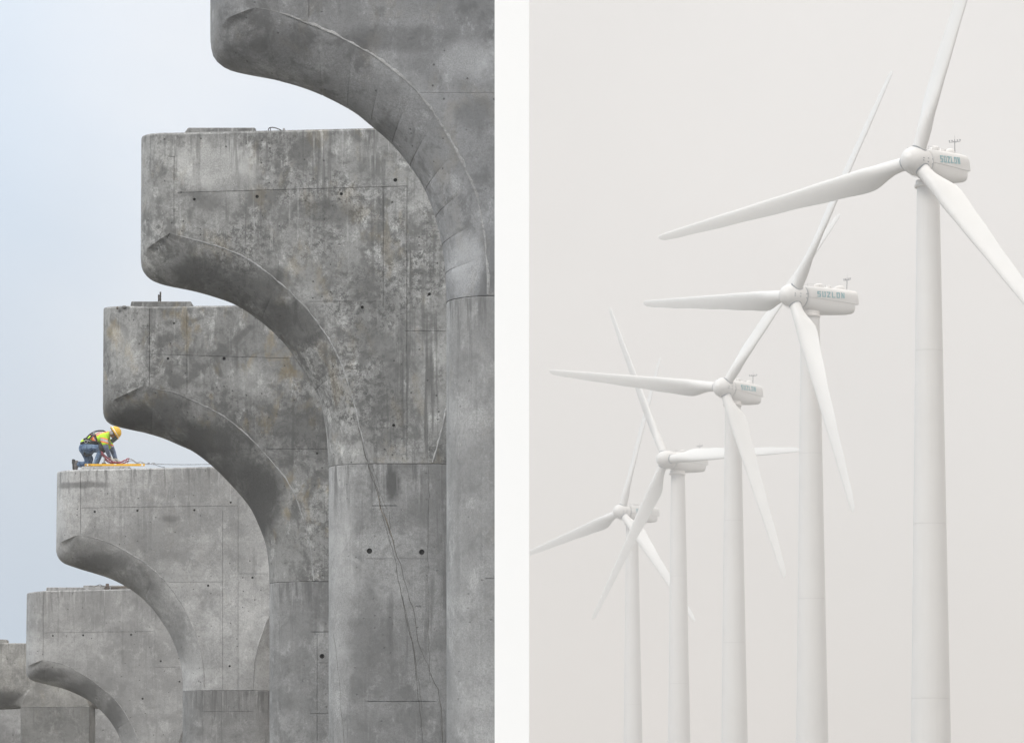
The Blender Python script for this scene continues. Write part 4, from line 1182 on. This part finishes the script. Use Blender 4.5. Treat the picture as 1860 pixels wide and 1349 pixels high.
def turbine(hp, psi, tilt, cone, ph, label, lift=0.3, ny=1.0):
    psi, tilt, cone, ph = map(math.radians, (psi, tilt, cone, ph))
    a = Vector((-math.sin(psi) * math.cos(tilt), -math.cos(psi) * math.cos(tilt), math.sin(tilt)))
    s0 = a.cross(Vector((0, 0, 1))).normalized(); u = s0.cross(a); s = -s0
    B = Matrix(((s.x, -a.x, u.x, 0), (s.y, -a.y, u.y, 0), (s.z, -a.z, u.z, 0), (0, 0, 0, 1)))
    hub = Vector(hp)
    tw = hub - a * 4.0
    root = thing('wind_turbine', label, 'wind turbine', (tw.x, tw.y, GROUND), 'white three-bladed wind turbines fading into haze')
    HMx = Matrix.Translation(hub - root.location) @ B
    def put(name, me, M=Matrix.Identity(4), parent=None):
        o = link(bpy.data.objects.new(name, me), root); o.matrix_local = HMx @ M; return o
    NM = Matrix.Rotation(math.radians(lift), 4, 'X') @ Matrix.Diagonal((1, ny, 1, 1))
    put('spinner', ME['spinner'])
    put('nacelle', ME['nacelle_cover'], NM); put('nacelle_belly', ME['nacelle_belly'], NM); put('rotor_gap', ME['rotor_gap'])
    put('lettering', ME['lettering'], NM)
    # tower frame parts need no tilt
    put('yaw_collar', ME['yaw_collar'])
    put('roof_scoop', ME['scoop_a'], NM @ Matrix.Translation((0, 4.4, 2.05))); put('roof_scoop', ME['scoop_b'], NM @ Matrix.Translation((.1, 7.2, 2.15))); put('roof_scoop', ME['scoop_c'], NM @ Matrix.Translation((0, 9.2, 2.25)))
    put('weather_mast', ME['weather_mast'], NM @ Matrix.Translation((0, 12.4, 2.4))); put('roof_rail', ME['roof_rail'], NM)
    tag(put('hatch_bolts', ME['hatch_bolts']), kind='stuff'); put('hub_rail', ME['hub_rail'])
    for k in range(3):
        t = ph + k * 2 * math.pi / 3
        Rk = Matrix.Rotation(t, 4, 'Y') @ Matrix.Rotation(cone, 4, 'X')
        put('blade', ME['blade'], Rk); put('blade_collar', ME['blade_collar'], Rk)
    # tower: four tubular sections meeting at visible flanges
    top = hub.z - 3.05 - GROUND
    off = hub.z - GROUND
    cuts = [top] + [off + j for j in JO] + [0]
    rad = lambda z: 1.68 + (top - z) * .0156
    def shear(bm_):
        for v_ in bm_.verts: v_.co.x += (top - v_.co.z) * .005
    for z1, z0 in zip(cuts, cuts[1:]):
        bm = bmesh.new()
        add_lathe(bm, [(rad(z0) - .03, z0 + .02), (rad(z0), z0 + .05), (rad(z1), z1 - .05), (rad(z1) - .03, z1 - .02)], None, 48)
        shear(bm); bm_obj('tower_section', bm, M_turb, root, 40)
    for z in cuts[1:-1]:
        bm = bmesh.new(); add_lathe(bm, [(rad(z) - .06, z - .05), (rad(z) - .035, z - .04), (rad(z) - .035, z + .04), (rad(z) - .06, z + .05)], None, 48); shear(bm)
        bm_obj('tower_joint', bm, plain('joint_grey', (.38, .36, .34), .7) if 'joint_grey' not in bpy.data.materials else bpy.data.materials['joint_grey'], root)
    return root

turbine((59.86, 587.97, 98.4), 33.76, 3.05, 2.89, 19.19, 'nearest white turbine, largest, upper blade cut by the top of the picture', 4.1, 1.02)
turbine((49.82, 703.37, 93.78), 54.58, 2.92, 0.1, 34.57, 'second turbine, nacelle seen most side-on, one blade pointing straight at the wall')
turbine((44.65, 837.17, 92.2), 33.2, 3.36, .77, 38.19, 'middle turbine of five, a long blade reaching over the two far turbines')
turbine((36.94, 949.85, 87.47), 47.02, 3.33, .57, -28.72, 'fourth turbine, a level blade lying across its nacelle and lettering', .6, .91)
turbine((30.52, 1104.4, 87.13), 48.26, 3.39, -.87, 16.45, 'farthest turbine, smallest and palest, half hidden behind a neighbour blade', .6, .94)
